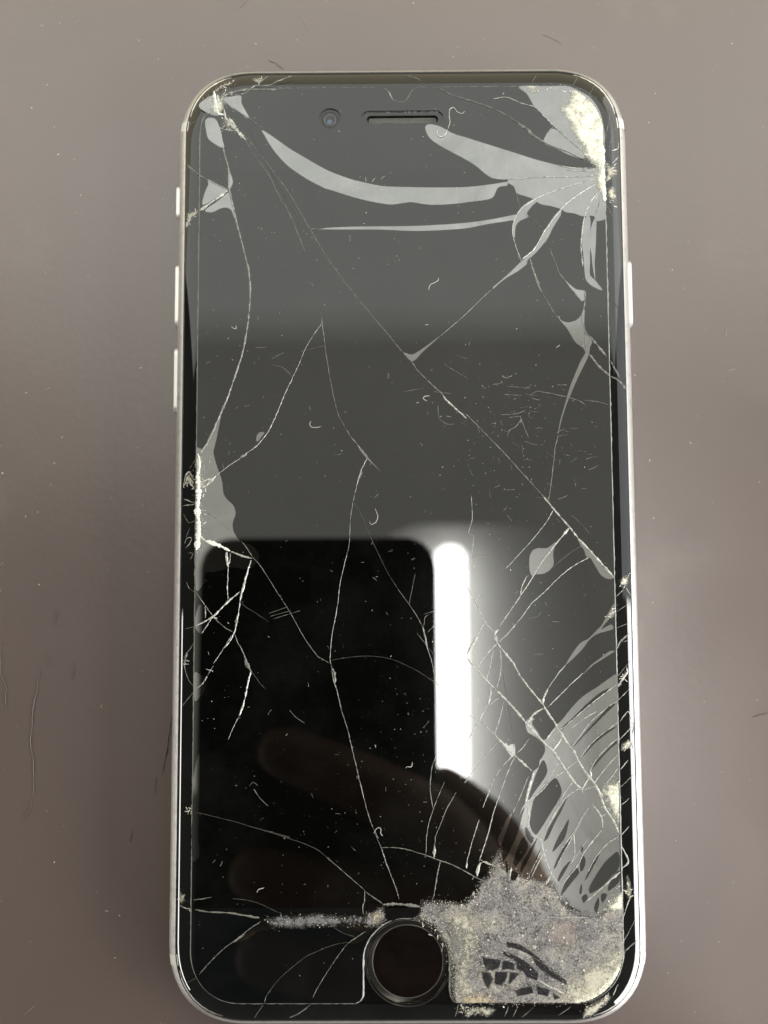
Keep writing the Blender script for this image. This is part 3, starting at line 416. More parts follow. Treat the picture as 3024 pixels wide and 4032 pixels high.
RIM_CRACKS=[
 (0.147,1,[(-31.57,59.32),(-31.17,59.74),(-30.22,60.08)]),
 (0.294,1,[(-31.77,53.72),(-30.81,52.6),(-29.99,51.96)]),
 (0.515,2,[(-31.78,44.15),(-31,45.66),(-29.79,46.41)]),
 (0.184,1,[(-21.31,65.58),(-19.82,67.12)]),
 (0.147,1,[(0.27,67.1),(1.9,66.52),(2.85,65.94)]),
 (0.110,1,[(30.39,53.25),(30.32,55.76),(31.04,57.85),(31.48,59.38)]),
 (0.184,2,[(30.57,55.06),(31.66,55.61),(31.82,56.72)]),
 (0.221,2,[(30.66,53.11),(31.07,53.52),(31.77,54.49)]),
 (0.184,2,[(30.9,51.99),(31.85,52.26)]),
 (0.184,2,[(29.65,50.34),(30.61,51.16)]),
 (0.147,1,[(29.7,46.6),(30.86,44.67),(31.74,42.6)]),
 (0.110,1,[(19.18,65.17),(19.32,65.81),(19.88,66.79)]),
 (0.110,1,[(25.13,64.91),(25.97,66.6)]),
 (0.110,1,[(27.39,63.35),(28.52,65.31)]),
 (0.147,1,[(29.67,56.74),(30.27,59.39),(30.73,61.77)]),
 (0.257,1,[(29.62,23.82),(30.44,22.34),(31.01,21.27)]),
 (0.294,1,[(29.7,21.47),(31.06,20.73),(32.02,19.59)]),
 (0.110,0,[(29.78,33),(31.32,31.23),(31.96,30.28)]),
 (0.147,1,[(-29.97,9.71),(-30.74,8.52)]),
 (0.221,2,[(-31.7,5.76),(-31.39,7.47),(-30.74,7.99),(-30.07,6.8)]),
 (0.221,2,[(-31.51,6.41),(-30.72,6.54),(-29.99,5.48)]),
 (0.184,2,[(-31.68,4.18),(-30.95,3.91),(-29.96,3.51)]),
 (0.184,2,[(-31.73,3.19),(-30.02,3.31)]),
 (0.147,1,[(-31.71,2.07),(-30.78,0.76),(-29.87,1.02)]),
 (0.184,2,[(-31.4,-2.24),(-31.01,-1.46),(-30.36,-1.47),(-30.61,-2.25),(-31.26,-2.9)]),
 (0.147,1,[(-30.64,-0.03),(-31.15,-1.33)]),
 (0.184,1,[(-30.92,-3.55),(-30.07,-3.69),(-30.58,-4.59)]),
 (0.147,1,[(-31.07,-7.71),(-30.53,-8.62),(-29.75,-9.14)]),
 (0.147,1,[(-31.11,-14.29),(-29.69,-13.91)]),
 (0.147,1,[(-31.49,-25.07),(-29.97,-23.3),(-29.71,-22.79)]),
 (0.184,1,[(-29.79,-16.14),(-30.43,-17.17),(-30.81,-17.68),(-31.18,-19.34),(-30.64,-21.13),(-29.85,-22.28)]),
 (0.147,2,[(29.68,-9.97),(30.77,-9)]),
 (0.110,1,[(29.57,-14.37),(31.47,-13.73)]),
 (0.110,1,[(29.71,-12.09),(31.54,-10.96)]),
 (0.221,1,[(29.64,-8.18),(29.44,-9.65)]),
 (0.221,2,[(31.1,-8.67),(31.89,-9.82)]),
 (0.257,1,[(29.5,-17.45),(30.09,-16.32),(31.43,-15.19)]),
 (0.147,1,[(30.42,-16.32),(31.49,-16.08)]),
 (0.147,1,[(29.49,-21.16),(31.66,-18.91)]),
 (0.294,2,[(28.94,-23.41),(29.95,-21.97),(31.3,-20.2)]),
 (0.147,2,[(29.4,-24.54),(31.56,-22.62)]),
 (0.184,2,[(29.66,-27.42),(30.99,-25.98),(31.45,-27.1)]),
 (0.147,2,[(29.6,-29.81),(31.75,-27.9)]),
 (0.184,2,[(29.66,-33.87),(30.82,-32.61)]),
 (0.147,1,[(29.6,-36.25),(31.57,-34.67)]),
 (0.147,2,[(29.54,-38.77),(30.85,-37.83)]),
 (0.184,2,[(29.6,-42.7),(30.75,-41.61)]),
 (0.257,2,[(29.48,-44.11),(30.47,-46.3),(29.41,-47.24)]),
 (0.184,2,[(29.48,-53.91),(30.33,-51.75),(30.83,-50.97)]),
 (0.147,1,[(29.48,-57),(31.23,-54.22)]),
 (0.221,1,[(29.43,-59),(29.85,-58.08),(31.47,-57)]),
 (0.221,2,[(30.05,-31.18),(31.05,-30.06),(31.82,-31.34)]),
 (0.184,1,[(31.11,-27.51),(31.91,-27.83),(31.56,-29.11)]),
 (0.184,1,[(13.17,-66.97),(13.67,-65.45)]),
 (0.184,1,[(14.28,-67.12),(14.94,-65.45)]),
 (0.147,1,[(15.55,-67.13),(17,-65.6)]),
 (0.147,2,[(8.27,-66.81),(8.92,-65.59)]),
 (0.184,2,[(9.06,-66.96),(9.87,-65.59)]),
 (0.184,2,[(10.48,-66.97),(11.14,-65.6)]),
 (0.147,1,[(20.46,-66.83),(22.23,-65.46)]),
 (0.221,2,[(25.04,-66.99),(25.72,-65.16)]),
 (0.221,2,[(26.99,-65.01),(27.34,-63.64)]),
 (0.184,2,[(27.96,-64.09),(28.63,-62.57)]),
 (0.184,1,[(6.45,-66.95),(6.85,-65.15)]),
 (0.147,0,[(-30.5,-62.56),(-29.87,-62.2),(-28.75,-61.47)]),
 (0.147,1,[(-19.79,-65.23),(-20.28,-65.96),(-21.03,-67.16)]),
 (0.184,1,[(-13.26,-65.12),(-14.76,-66.33),(-16.26,-67.17)]),
 (0.221,2,[(-31.45,-52.2),(-30.5,-52.44),(-29.61,-52.51)]),
]
LINT=[
 [(5.05,35.99),(4.98,35.59),(4.45,35.25),(3.92,35.02),(3.71,34.65),(3.64,34.21)],
 [(-4.24,2.56),(-4.02,2.04),(-3.85,1.39),(-4.18,0.61),(-4.83,0.35),(-5.02,0.74)],
 [(-13.32,15.16),(-13.53,14.77),(-13.29,14.3),(-12.63,14.23),(-11.91,14.36)],
 [(-4.59,-42.31),(-4.21,-41.69),(-3.83,-41.53),(-3.58,-41.82),(-3.64,-42.25),(-3.35,-42.68)],
 [(6.67,58.34),(6.95,59.32),(6.85,60.44),(6.97,61.28),(7.58,61.48),(7.98,60.92),(8.71,60.63),(9.12,60.98)],
 [(6.53,58.2),(6.33,57.51),(5.65,57.12),(5.11,57.38),(5.08,58.15)],
 [(-24.85,29.01),(-24.51,28.71),(-24.18,28.67),(-24.19,29.14)],
 [(3.27,17.96),(2.72,18.33),(2.99,18.66),(3.65,18.72)],
 [(-0.1,-33.51),(0.03,-33.33),(0.66,-33.29),(0.79,-32.71)],
 [(-27.97,-19.81),(-27.58,-19.96),(-27.26,-19.96),(-27,-20.19)],
 [(-20.63,-50.2),(-20.5,-49.84),(-20.19,-49.69),(-19.68,-49.59)],
]
SCRATCHES=[
 (0.110,1,[(14.01,21.67),(14.53,21.27),(15.46,21.6)]),
 (0.074,0,[(14.65,20.07),(17.93,19.78)]),
 (0.110,0,[(14.37,18.87),(16.86,18.72)]),
 (0.110,0,[(13.8,15.95),(15.9,16.07),(17.35,16.59)]),
 (0.110,0,[(14.97,15.54),(16.55,15.67),(16.67,15.27),(15.74,14.08),(15.08,13.82),(14.67,12.9)]),
 (0.110,0,[(16.67,15.27),(17.68,12.62)]),
 (0.110,1,[(21.85,25.64),(22.39,26.04)]),
 (0.110,0,[(21.88,20.22),(23.32,20.22)]),
 (0.110,0,[(12.68,20.34),(13.87,20.47)]),
 (0.074,0,[(18.18,18.85),(18.97,19.37)]),
 (0.110,0,[(-0.03,19.35),(2.74,19.87)]),
 (0.110,0,[(4.31,19.33),(6.68,19.05)]),
 (0.074,0,[(4.82,17.33),(4.93,15.6),(5.98,14.67),(7.16,14.66)]),
 (0.074,0,[(5.8,23.33),(7.24,22.38),(9.05,21.3)]),
 (0.074,0,[(7.52,24.66),(9.09,24.04)]),
 (0.074,0,[(-19,24.28),(-17.28,25.21)]),
 (0.110,0,[(-21.39,25.91),(-19.8,25.96)]),
 (0.074,0,[(-14.77,25.33),(-11.6,26.11)]),
 (0.074,0,[(23.52,1.54),(24.81,0.38),(26.09,-1.11)]),
 (0.074,0,[(14.47,1.58),(15.11,0.75)]),
 (0.074,0,[(9.46,-4.24),(13.07,-3.84)]),
 (0.074,0,[(17.18,-12.99),(18.5,-12.68),(18.99,-12.19)]),
 (0.110,0,[(20.6,-13.41),(21.58,-13.5)]),
 (0.110,0,[(17.75,-18.01),(19.22,-17.93)]),
 (0.074,0,[(-21.81,-35.96),(-21.3,-35.34),(-20.66,-35.84)]),
 (0.147,0,[(-21.17,-36.33),(-20.4,-37.46),(-19.25,-38.58)]),
 (0.110,0,[(-16.24,-25.56),(-15.47,-26.45),(-14.19,-27.33)]),
 (0.074,0,[(2.36,-28.02),(3.14,-27.14)]),
 (0.074,0,[(-19.26,-12.13),(-16.68,-11.24)]),
 (0.074,0,[(-19,-12.52),(-16.16,-11.76)]),
 (0.074,0,[(-18.61,-12.9),(-14.87,-11.76)]),
]
CREASES=[
 (0.192,[(-54.12,-20.31),(-54.63,-22.28),(-54.89,-24.49),(-55.31,-26.84),(-55.34,-28.88),(-55.5,-31.85),(-55.05,-33.88),(-54.91,-36.22),(-54.88,-38.54),(-55.13,-39.94)]),
 (0.115,[(-55.13,-39.94),(-55.41,-41.33),(-56.33,-42.4)]),
 (0.192,[(-60.43,-16.56),(-60.28,-19.41),(-60.18,-21.31),(-59.41,-23.21),(-59.44,-24.94),(-59.14,-26.83)]),
 (0.231,[(-34.56,-27.07),(-35,-30.05),(-35.28,-32.39),(-35.58,-33.94),(-36.02,-36.27)]),
 (0.077,[(-51.99,-11.81),(-52.33,-14.36)]),
 (0.077,[(-49.4,-19.61),(-49.36,-21.35),(-49.74,-22.38)]),
 (0.077,[(-53.2,-18.49),(-53.15,-20.39)]),
 (0.077,[(-36.81,-36.43),(-37.01,-38.9)]),
 (0.077,[(-40.17,-43.99),(-40.53,-45.98)]),
 (0.192,[(51.29,-28.09),(52.41,-27.73),(53.64,-27.43)]),
]
CHIPS=[(18.92,-51.69,0.35),(21.7,-51.69,0.3),(17.22,-57.61,0.36),(15.66,-56,0.3),(14.43,-53.45,0.28),(19.41,-50.84,0.25),(9.06,-50.51,0.3),(17.72,-56.23,0.2)]
NOTCH=[(-2.99,64.73),(-2.45,64.58),(-1.98,64.18),(-1.71,63.55),(-1.24,62.84),(-0.71,62.66),(-0.17,62.6),(0.37,62.73),(0.85,63.25),(1.19,64.02),(1.6,64.51),(2.28,64.68)]
UCUT=[(-7.17,-64.9),(-6.42,-64.66),(-6.1,-64.09),(-6.04,-63.24),(-6.04,-60.83),(-6.01,-58.78),(-5.78,-57.69),(-5.27,-56.59),(-4.51,-55.62),(-3.38,-54.65),(-1.99,-53.99),(-0.11,-53.76),(1.78,-53.99),(3.16,-54.67),(4.28,-55.64),(5.02,-56.73),(5.51,-57.83),(5.7,-59.04),(5.7,-61.45),(5.71,-63.38),(5.82,-64.1),(6.19,-64.64),(6.81,-64.88)]

# ------------------------------------------------------------------ helpers
def mesh_obj(name, verts, faces, mat, parent=None, smooth=False, mats=None, fm=None):
    me = bpy.data.meshes.new(name)
    me.from_pydata([(v[0]*MM, v[1]*MM, v[2]*MM) for v in verts], [], faces)
    for mt in (mats or [mat]): me.materials.append(mt)
    if fm: me.polygons.foreach_set('material_index', fm)
    if smooth: me.polygons.foreach_set('use_smooth', [True]*len(me.polygons))
    me.update()
    o = bpy.data.objects.new(name, me); scene.collection.objects.link(o)
    if parent: o.parent = parent
    return o
def tag(o, label=None, category=None, group=None, kind=None):
    if label: o['label'] = label
    if category: o['category'] = category
    if group: o['group'] = group
    if kind: o['kind'] = kind
    return o
def nodes(name):
    mt = bpy.data.materials.new(name); mt.use_nodes = True
    return mt, mt.node_tree, mt.node_tree.nodes['Principled BSDF']
def plain(name, col, rough, metal=0.0, ior=1.5, spec=0.5):
    mt, nt, b = nodes(name)
    b.inputs['Base Color'].default_value = (*col, 1); b.inputs['Roughness'].default_value = rough
    b.inputs['Metallic'].default_value = metal; b.inputs['IOR'].default_value = ior
    b.inputs['Specular IOR Level'].default_value = spec
    return mt
def N(nt, t, **kw):
    n = nt.nodes.new(t)
    for k, v in kw.items():
        if k.startswith('_'): setattr(n, k[1:], v)
        else: n.inputs[k.replace('_', ' ')].default_value = v
    return n
def rounded_rect(x0, x1, y0, y1, r, n=14, p=2.35):
    """counter-clockwise outline with soft continuous corners"""
    pts = []
    for cx, cy, a0 in ((x1-r, y0+r, -90), (x1-r, y1-r, 0), (x0+r, y1-r, 90), (x0+r, y0+r, 180)):
        for i in range(n+1):
            a = math.radians(a0+90*i/n); c, s = math.cos(a), math.sin(a)
            f = (abs(c)**p+abs(s)**p)**(-1/p)
            pts.append((cx+r*c*f, cy+r*s*f))
    return pts
def offset(pts, d):
    """closed ccw outline moved inwards by d"""
    out = []; n = len(pts)
    for i in range(n):
        a = Vector(pts[i-1]); b = Vector(pts[(i+1) % n]); t = (b-a)
        if t.length < 1e-9: t = Vector((1, 0))
        t.normalize(); out.append((pts[i][0]-t.y*d, pts[i][1]+t.x*d))
    return out
def catmull(pts, step, closed=False):
    n = len(pts); out = []
    rng = range(n) if closed else range(n-1)
    for i in rng:
        if closed: p0, p1, p2, p3 = pts[i-1], pts[i], pts[(i+1) % n], pts[(i+2) % n]
        else: p0, p1, p2, p3 = pts[max(i-1, 0)], pts[i], pts[i+1], pts[min(i+2, n-1)]
        p0, p1, p2, p3 = map(Vector, (p0, p1, p2, p3))
        L = (p2-p1).length; k = max(1, int(L/step))
        # tangents limited to the local segment so sharp corners do not overshoot
        m1 = (p2-p0)*.5; m2 = (p3-p1)*.5
        if m1.length > L: m1 *= L/m1.length
        if m2.length > L: m2 *= L/m2.length
        for j in range(k):
            t = j/k; t2 = t*t; t3 = t2*t
            q = p1*(2*t3-3*t2+1)+m1*(t3-2*t2+t)+p2*(-2*t3+3*t2)+m2*(t3-t2)
            out.append((q.x, q.y))
    if not closed: out.append(tuple(pts[-1]))
    return out
def fill(loops):
    """triangulate an outline with holes -> (flat list of points, triangles)"""
    vv = [[Vector((x, y, 0)) for x, y in l] for l in loops]
    flat = [p for l in loops for p in l]
    tris = tessellate_polygon(vv)
    out = []
    for a, b, c in tris:
        pa, pb, pc = flat[a], flat[b], flat[c]
        ar = (pb[0]-pa[0])*(pc[1]-pa[1])-(pb[1]-pa[1])*(pc[0]-pa[0])
        if abs(ar) < 1e-9: continue
        out.append((a, b, c) if ar > 0 else (a, c, b))
    return flat, out
def loft(rings, closed_last=False):
    """rings: lists of 3-d points of equal length, faces between successive rings"""
    v = [p for r in rings for p in r]; f = []; n = len(rings[0])
    for k in range(len(rings)-1):
        for i in range(n):
            j = (i+1) % n
            f.append((k*n+i, k*n+j, (k+1)*n+j, (k+1)*n+i))
    return v, f

# ------------------------------------------------------------------ dimensions of the phone
PW, PH, PT = 67.1, 138.3, 7.1              # body
GX, GY = 31.95, 67.55                      # half size of the cover glass
Z_GLASS = 7.1; Z_FILM = 7.35
glass_outline = rounded_rect(-GX, GX, -GY, GY, 10.2)
def rim_depth(d):
    """drop of the curved glass rim, d = distance in from the glass edge"""
    t = max(0.0, 1-max(d, 0)/2.65)
    return 0.70*t**2.1
def edge_distance(x, y):
    r = 9.0
    qx = abs(x)-(GX-r); qy = abs(y)-(GY-r)
    if qx > 0 and qy > 0: return r-math.hypot(qx, qy)
    return r-max(qx, qy)
def z_surface(x, y):
    return Z_GLASS-rim_depth(edge_distance(x, y))

# ------------------------------------------------------------------ materials
def glass_material(name, ior, rough, base):
    mt, nt, b = nodes(name)
    b.inputs['IOR'].default_value = ior
    tc = N(nt, 'ShaderNodeTexCoord')
    n1 = N(nt, 'ShaderNodeTexNoise', Scale=95.0, Detail=5.0, Roughness=.6)
    nt.links.new(tc.outputs['Object'], n1.inputs['Vector'])
    mr = N(nt, 'ShaderNodeMapRange'); mr.inputs[1].default_value = .35; mr.inputs[2].default_value = .75
    mr.inputs[3].default_value = rough; mr.inputs[4].default_value = rough*2.2
    nt.links.new(n1.outputs['Fac'], mr.inputs[0]); nt.links.new(mr.outputs[0], b.inputs['Roughness'])
    # thin film of grease and dust, a touch lighter in patches
    n2 = N(nt, 'ShaderNodeTexNoise', Scale=42.0, Detail=8.0, Roughness=.72)
    nt.links.new(tc.outputs['Object'], n2.inputs['Vector'])
    cr = N(nt, 'ShaderNodeValToRGB'); e = cr.color_ramp.elements
    e[0].position = .42; e[0].color = (*base, 1); e[1].position = .8; e[1].color = (*[c*2.6+.003 for c in base], 1)
    nt.links.new(n2.outputs['Fac'], cr.inputs[0]); nt.links.new(cr.outputs[0], b.inputs['Base Color'])
    return mt
M_glass = glass_material('black_cover_glass', 1.52, .012, (.0016, .0018, .0018))
M_film = glass_material('screen_protector_glass', 1.52, .010, (.0014, .0014, .0012))
def bezel_tint(mt):
    # the printed bezel above and below the display is a cooler black than the display itself
    nt = mt.node_tree; b = nt.nodes['Principled BSDF']; src = b.inputs['Base Color'].links[0].from_socket
    tc = N(nt, 'ShaderNodeTexCoord'); sp = N(nt, 'ShaderNodeSeparateXYZ'); nt.links.new(tc.outputs['Object'], sp.inputs[0])
    ab = N(nt, 'ShaderNodeMath', _operation='ABSOLUTE'); nt.links.new(sp.outputs[1], ab.inputs[0])
    gt = N(nt, 'ShaderNodeMath', _operation='GREATER_THAN'); nt.links.new(ab.outputs[0], gt.inputs[0]); gt.inputs[1].default_value = .0523
    mx = N(nt, 'ShaderNodeMix', _data_type='RGBA', _blend_type='ADD'); nt.links.new(gt.outputs[0], mx.inputs[0])
    nt.links.new(src, mx.inputs[6]); mx.inputs[7].default_value = (.0016, .0021, .0024, 1); nt.links.new(mx.outputs[2], b.inputs['Base Color'])
bezel_tint(M_film)
M_lift = glass_material('lifted_glass', 2.42, .014, (.006, .006, .005))
def uneven(mt):
    # the gap under the lifted glass is not the same everywhere: reflectivity wanders and is finely ridged
    nt = mt.node_tree; b = nt.nodes['Principled BSDF']; tc = N(nt, 'ShaderNodeTexCoord')
    n1 = N(nt, 'ShaderNodeTexNoise', Scale=70.0, Detail=5.0, Roughness=.6, Distortion=1.2)
    n2 = N(nt, 'ShaderNodeTexWave', Scale=260.0, Distortion=6.0, Detail=2.0)
    for n in (n1, n2): nt.links.new(tc.outputs['Object'], n.inputs['Vector'])
    ma = N(nt, 'ShaderNodeMath', _operation='MULTIPLY_ADD'); ma.inputs[1].default_value = .015
    nt.links.new(n2.outputs['Fac'], ma.inputs[0]); nt.links.new(n1.outputs['Fac'], ma.inputs[2])
    mr = N(nt, 'ShaderNodeMapRange'); mr.inputs[1].default_value = .3; mr.inputs[2].default_value = .75; mr.inputs[3].default_value = .40; mr.inputs[4].default_value = .60
    nt.links.new(ma.outputs[0], mr.inputs[0]); nt.links.new(mr.outputs[0], b.inputs['Specular IOR Level'])
uneven(M_lift)
M_ground = plain('ground_glass_edge', (.19, .20, .185), .35)
def noisy(name, c0, c1, scale, rough, bump, lo=.3, hi=.7, ior=1.5, voronoi=False):
    mt, nt, b = nodes(name)
    tc = N(nt, 'ShaderNodeTexCoord')
    if voronoi:
        n1 = N(nt, 'ShaderNodeTexVoronoi', Scale=scale); fac = n1.outputs['Color']
    else:
        n1 = N(nt, 'ShaderNodeTexNoise', Scale=scale, Detail=9.0, Roughness=.75); fac = n1.outputs['Fac']
    nt.links.new(tc.outputs['Object'], n1.inputs['Vector'])
    cr = N(nt, 'ShaderNodeValToRGB'); e = cr.color_ramp.elements
    e[0].position = lo; e[0].color = (*c0, 1); e[1].position = hi; e[1].color = (*c1, 1)
    nt.links.new(fac, cr.inputs[0]); nt.links.new(cr.outputs[0], b.inputs['Base Color'])
    b.inputs['Roughness'].default_value = rough; b.inputs['IOR'].default_value = ior
    if bump:
        bp = N(nt, 'ShaderNodeBump', Strength=bump, Distance=.0002)
        nt.links.new(fac, bp.inputs['Height']); nt.links.new(bp.outputs[0], b.inputs['Normal'])
    return mt
def crust(name, thin, thick, scale, rough, bump, lo, hi, gap=1.5, top=.95):
    """crust of crushed glass: thins out to nothing at its ragged border (attribute 'cover')"""
    mt, nt, b = nodes(name)
    tc = N(nt, 'ShaderNodeTexCoord'); at = N(nt, 'ShaderNodeAttribute', _attribute_name='cover')
    n1 = N(nt, 'ShaderNodeTexNoise', Scale=scale, Detail=9.0, Roughness=.75)
    n2 = N(nt, 'ShaderNodeTexNoise', Scale=scale*.22, Detail=6.0, Roughness=.7)
    for n in (n1, n2): nt.links.new(tc.outputs['Object'], n.inputs['Vector'])
    # coverage = distance from the border + noise
    ma = N(nt, 'ShaderNodeMath', _operation='MULTIPLY_ADD'); ma.inputs[1].default_value = gap*2.2; ma.inputs[2].default_value = -gap*1.1
    nt.links.new(n2.outputs['Fac'], ma.inputs[0])
    mb = N(nt, 'ShaderNodeMath', _operation='MULTIPLY_ADD'); mb.inputs[1].default_value = gap*1.8; mb.inputs[2].default_value = -gap*.9
    nt.links.new(n1.outputs['Fac'], mb.inputs[0])
    ad = N(nt, 'ShaderNodeMath', _operation='ADD'); nt.links.new(ma.outputs[0], ad.inputs[0]); nt.links.new(mb.outputs[0], ad.inputs[1])
    sm = N(nt, 'ShaderNodeMath', _operation='ADD'); nt.links.new(ad.outputs[0], sm.inputs[0]); nt.links.new(at.outputs['Fac'], sm.inputs[1])
    al = N(nt, 'ShaderNodeMapRange'); al.inputs[1].default_value = .08; al.inputs[2].default_value = 1.15; al.inputs[4].default_value = top
    nt.links.new(sm.outputs[0], al.inputs[0]); nt.links.new(al.outputs[0], b.inputs['Alpha'])
    mc = N(nt, 'ShaderNodeMath', _operation='MULTIPLY_ADD'); mc.inputs[1].default_value = .45
    nt.links.new(sm.outputs[0], mc.inputs[0]); nt.links.new(n1.outputs['Fac'], mc.inputs[2])
    cr = N(nt, 'ShaderNodeValToRGB'); e = cr.color_ramp.elements
    e[0].position = lo; e[0].color = (*thin, 1); e[1].position = hi; e[1].color = (*thick, 1)
    nt.links.new(mc.outputs[0], cr.inputs[0]); nt.links.new(cr.outputs[0], b.inputs['Base Color'])
    b.inputs['Roughness'].default_value = rough
    bp = N(nt, 'ShaderNodeBump', Strength=bump, Distance=.00015)
    nt.links.new(n1.outputs['Fac'], bp.inputs['Height']); nt.links.new(bp.outputs[0], b.inputs['Normal'])
    return mt
M_crack = [plain('crack_faint', (.034, .034, .031), .3), noisy('crack_grey', (.012, .0125, .011), (.25, .25, .225), 2400, .3, 0),  # noise colours carry the flicker of light on the crack facets
           noisy('crack_white', (.05, .05, .046), (.58, .58, .53), 2400, .25, 0),
           noisy('crack_crushed_white', (.45, .45, .41), (.92, .92, .84), 2400, .4, 0),
           noisy('crack_clean', (.03, .03, .028), (.40, .40, .37), 2400, .25, 0)]
def rubble_material():
    mt = crust('crushed_glass', (.018, .0175, .019), (.215, .208, .20), 3400, .28, .9, .62, 1.22, .75, 1.0)
    nt = mt.node_tree; b = nt.nodes['Principled BSDF']; src = b.inputs['Base Color'].links[0].from_socket
    tc = N(nt, 'ShaderNodeTexCoord'); n1 = N(nt, 'ShaderNodeTexNoise', Scale=150.0, Detail=6.0, Roughness=.68)
    nt.links.new(tc.outputs['Object'], n1.inputs['Vector'])
    cr = N(nt, 'ShaderNodeValToRGB'); e = cr.color_ramp.elements
    e[0].position = .34; e[0].color = (.33, .32, .36, 1); e[1].position = .68; e[1].color = (2.0, 1.88, 1.55, 1)
    e2 = cr.color_ramp.elements.new(.5); e2.color = (.95, .92, .92, 1)
    nt.links.new(n1.outputs['Fac'], cr.inputs[0])
    mx = N(nt, 'ShaderNodeMix', _data_type='RGBA', _blend_type='MULTIPLY'); mx.inputs[0].default_value = 1
    nt.links.new(src, mx.inputs[6]); nt.links.new(cr.outputs[0], mx.inputs[7]); nt.links.new(mx.outputs[2], b.inputs['Base Color'])
    return mt
M_rubble = rubble_material()
M_band = crust('crushed_glass_dark', (.008, .008, .009), (.16, .16, .16), 1700, .25, .8, .60, 1.3, 1.2)
M_powder = crust('glass_powder', (.17, .17, .145), (.70, .69, .56), 2200, .55, .4, .50, 1.25, .75, 1.0)
M_cream = crust('cream_powder', (.13, .12, .10), (.50, .475, .375), 2600, .5, .6, .45, 1.2, 1.2, .85)
M_tan = crust('stained_powder', (.10, .075, .05), (.44, .36, .24), 1500, .55, .6, .45, 1.2, 1.5, .85)
M_pink = crust('pinkish_crust', (.10, .085, .082), (.30, .25, .225), 1900, .5, .6, .45, 1.2, 1.6, .6)
M_grain = [plain('grain_clear', (.52, .51, .49), .12), plain('grain_dark', (.07, .066, .07), .1), plain('grain_cream', (.58, .55, .44), .5)]
M_alu = noisy('bead_blasted_aluminium', (.44, .425, .405), (.66, .645, .615), 700, .34, .06, .30, .50)
M_alu.node_tree.nodes['Principled BSDF'].inputs['Metallic'].default_value = .8
M_button = plain('polished_aluminium', (.62, .605, .58), .35, metal=.7)
M_antenna = plain('antenna_plastic', (.62, .60, .56), .45)
M_black = plain('black_gasket', (.010, .010, .010), .5)
M_ring = plain('dark_steel_ring', (.10, .097, .088), .2, metal=1.0)
M_cap = glass_material('button_sapphire', 1.5, .03, (.0022, .0016, .0013))
M_lens = plain('lens_black', (.003, .004, .006), .05)
M_coat = plain('lens_coating', (.035, .06, .10), .2)
M_dust = plain('dust_fibre', (.58, .57, .53), .7)

# ------------------------------------------------------------------ table top
def table_material():
    mt, nt, b = nodes('brown_leatherette')
    b.inputs['IOR'].default_value = 1.8
    tc = N(nt, 'ShaderNodeTexCoord')
    n1 = N(nt, 'ShaderNodeTexNoise', Scale=9.0, Detail=4.0, Roughness=.55)
    n2 = N(nt, 'ShaderNodeTexNoise', Scale=420.0, Detail=6.0, Roughness=.7)
    n3 = N(nt, 'ShaderNodeTexVoronoi', Scale=900.0)
    n4 = N(nt, 'ShaderNodeTexNoise', Scale=38.0, Detail=7.0, Roughness=.62)
    for n in (n1, n2, n3, n4): nt.links.new(tc.outputs['Object'], n.inputs['Vector'])
    cr = N(nt, 'ShaderNodeValToRGB'); e = cr.color_ramp.elements
    e[0].position = .3; e[0].color = (.062, .0435, .0385, 1); e[1].position = .7; e[1].color = (.080, .057, .0505, 1)
    nt.links.new(n1.outputs['Fac'], cr.inputs[0])
    # pale scuffs rubbed into the covering
    sc = N(nt, 'ShaderNodeMapRange'); sc.inputs[1].default_value = .60; sc.inputs[2].default_value = .82
    sc.inputs[3].default_value = 0; sc.inputs[4].default_value = .30
    nt.links.new(n4.outputs['Fac'], sc.inputs[0])
    mx = N(nt, 'ShaderNodeMix', _data_type='RGBA')
    nt.links.new(sc.outputs[0], mx.inputs[0]); nt.links.new(cr.outputs[0], mx.inputs[6]); mx.inputs[7].default_value = (.15, .135, .125, 1)
    nt.links.new(mx.outputs[2], b.inputs['Base Color'])
    r = N(nt, 'ShaderNodeMapRange'); r.inputs[3].default_value = .27; r.inputs[4].default_value = .41
    nt.links.new(n4.outputs['Fac'], r.inputs[0]); nt.links.new(r.outputs[0], b.inputs['Roughness'])
    ad = N(nt, 'ShaderNodeMath', _operation='MULTIPLY_ADD'); ad.inputs[1].default_value = .5
    nt.links.new(n2.outputs['Fac'], ad.inputs[0]); nt.links.new(n3.outputs['Distance'], ad.inputs[2])
    bp = N(nt, 'ShaderNodeBump', Strength=.035, Distance=.0003)
    nt.links.new(ad.outputs[0], bp.inputs['Height']); nt.links.new(bp.outputs[0], b.inputs['Normal'])
    return mt
M_table = table_material()
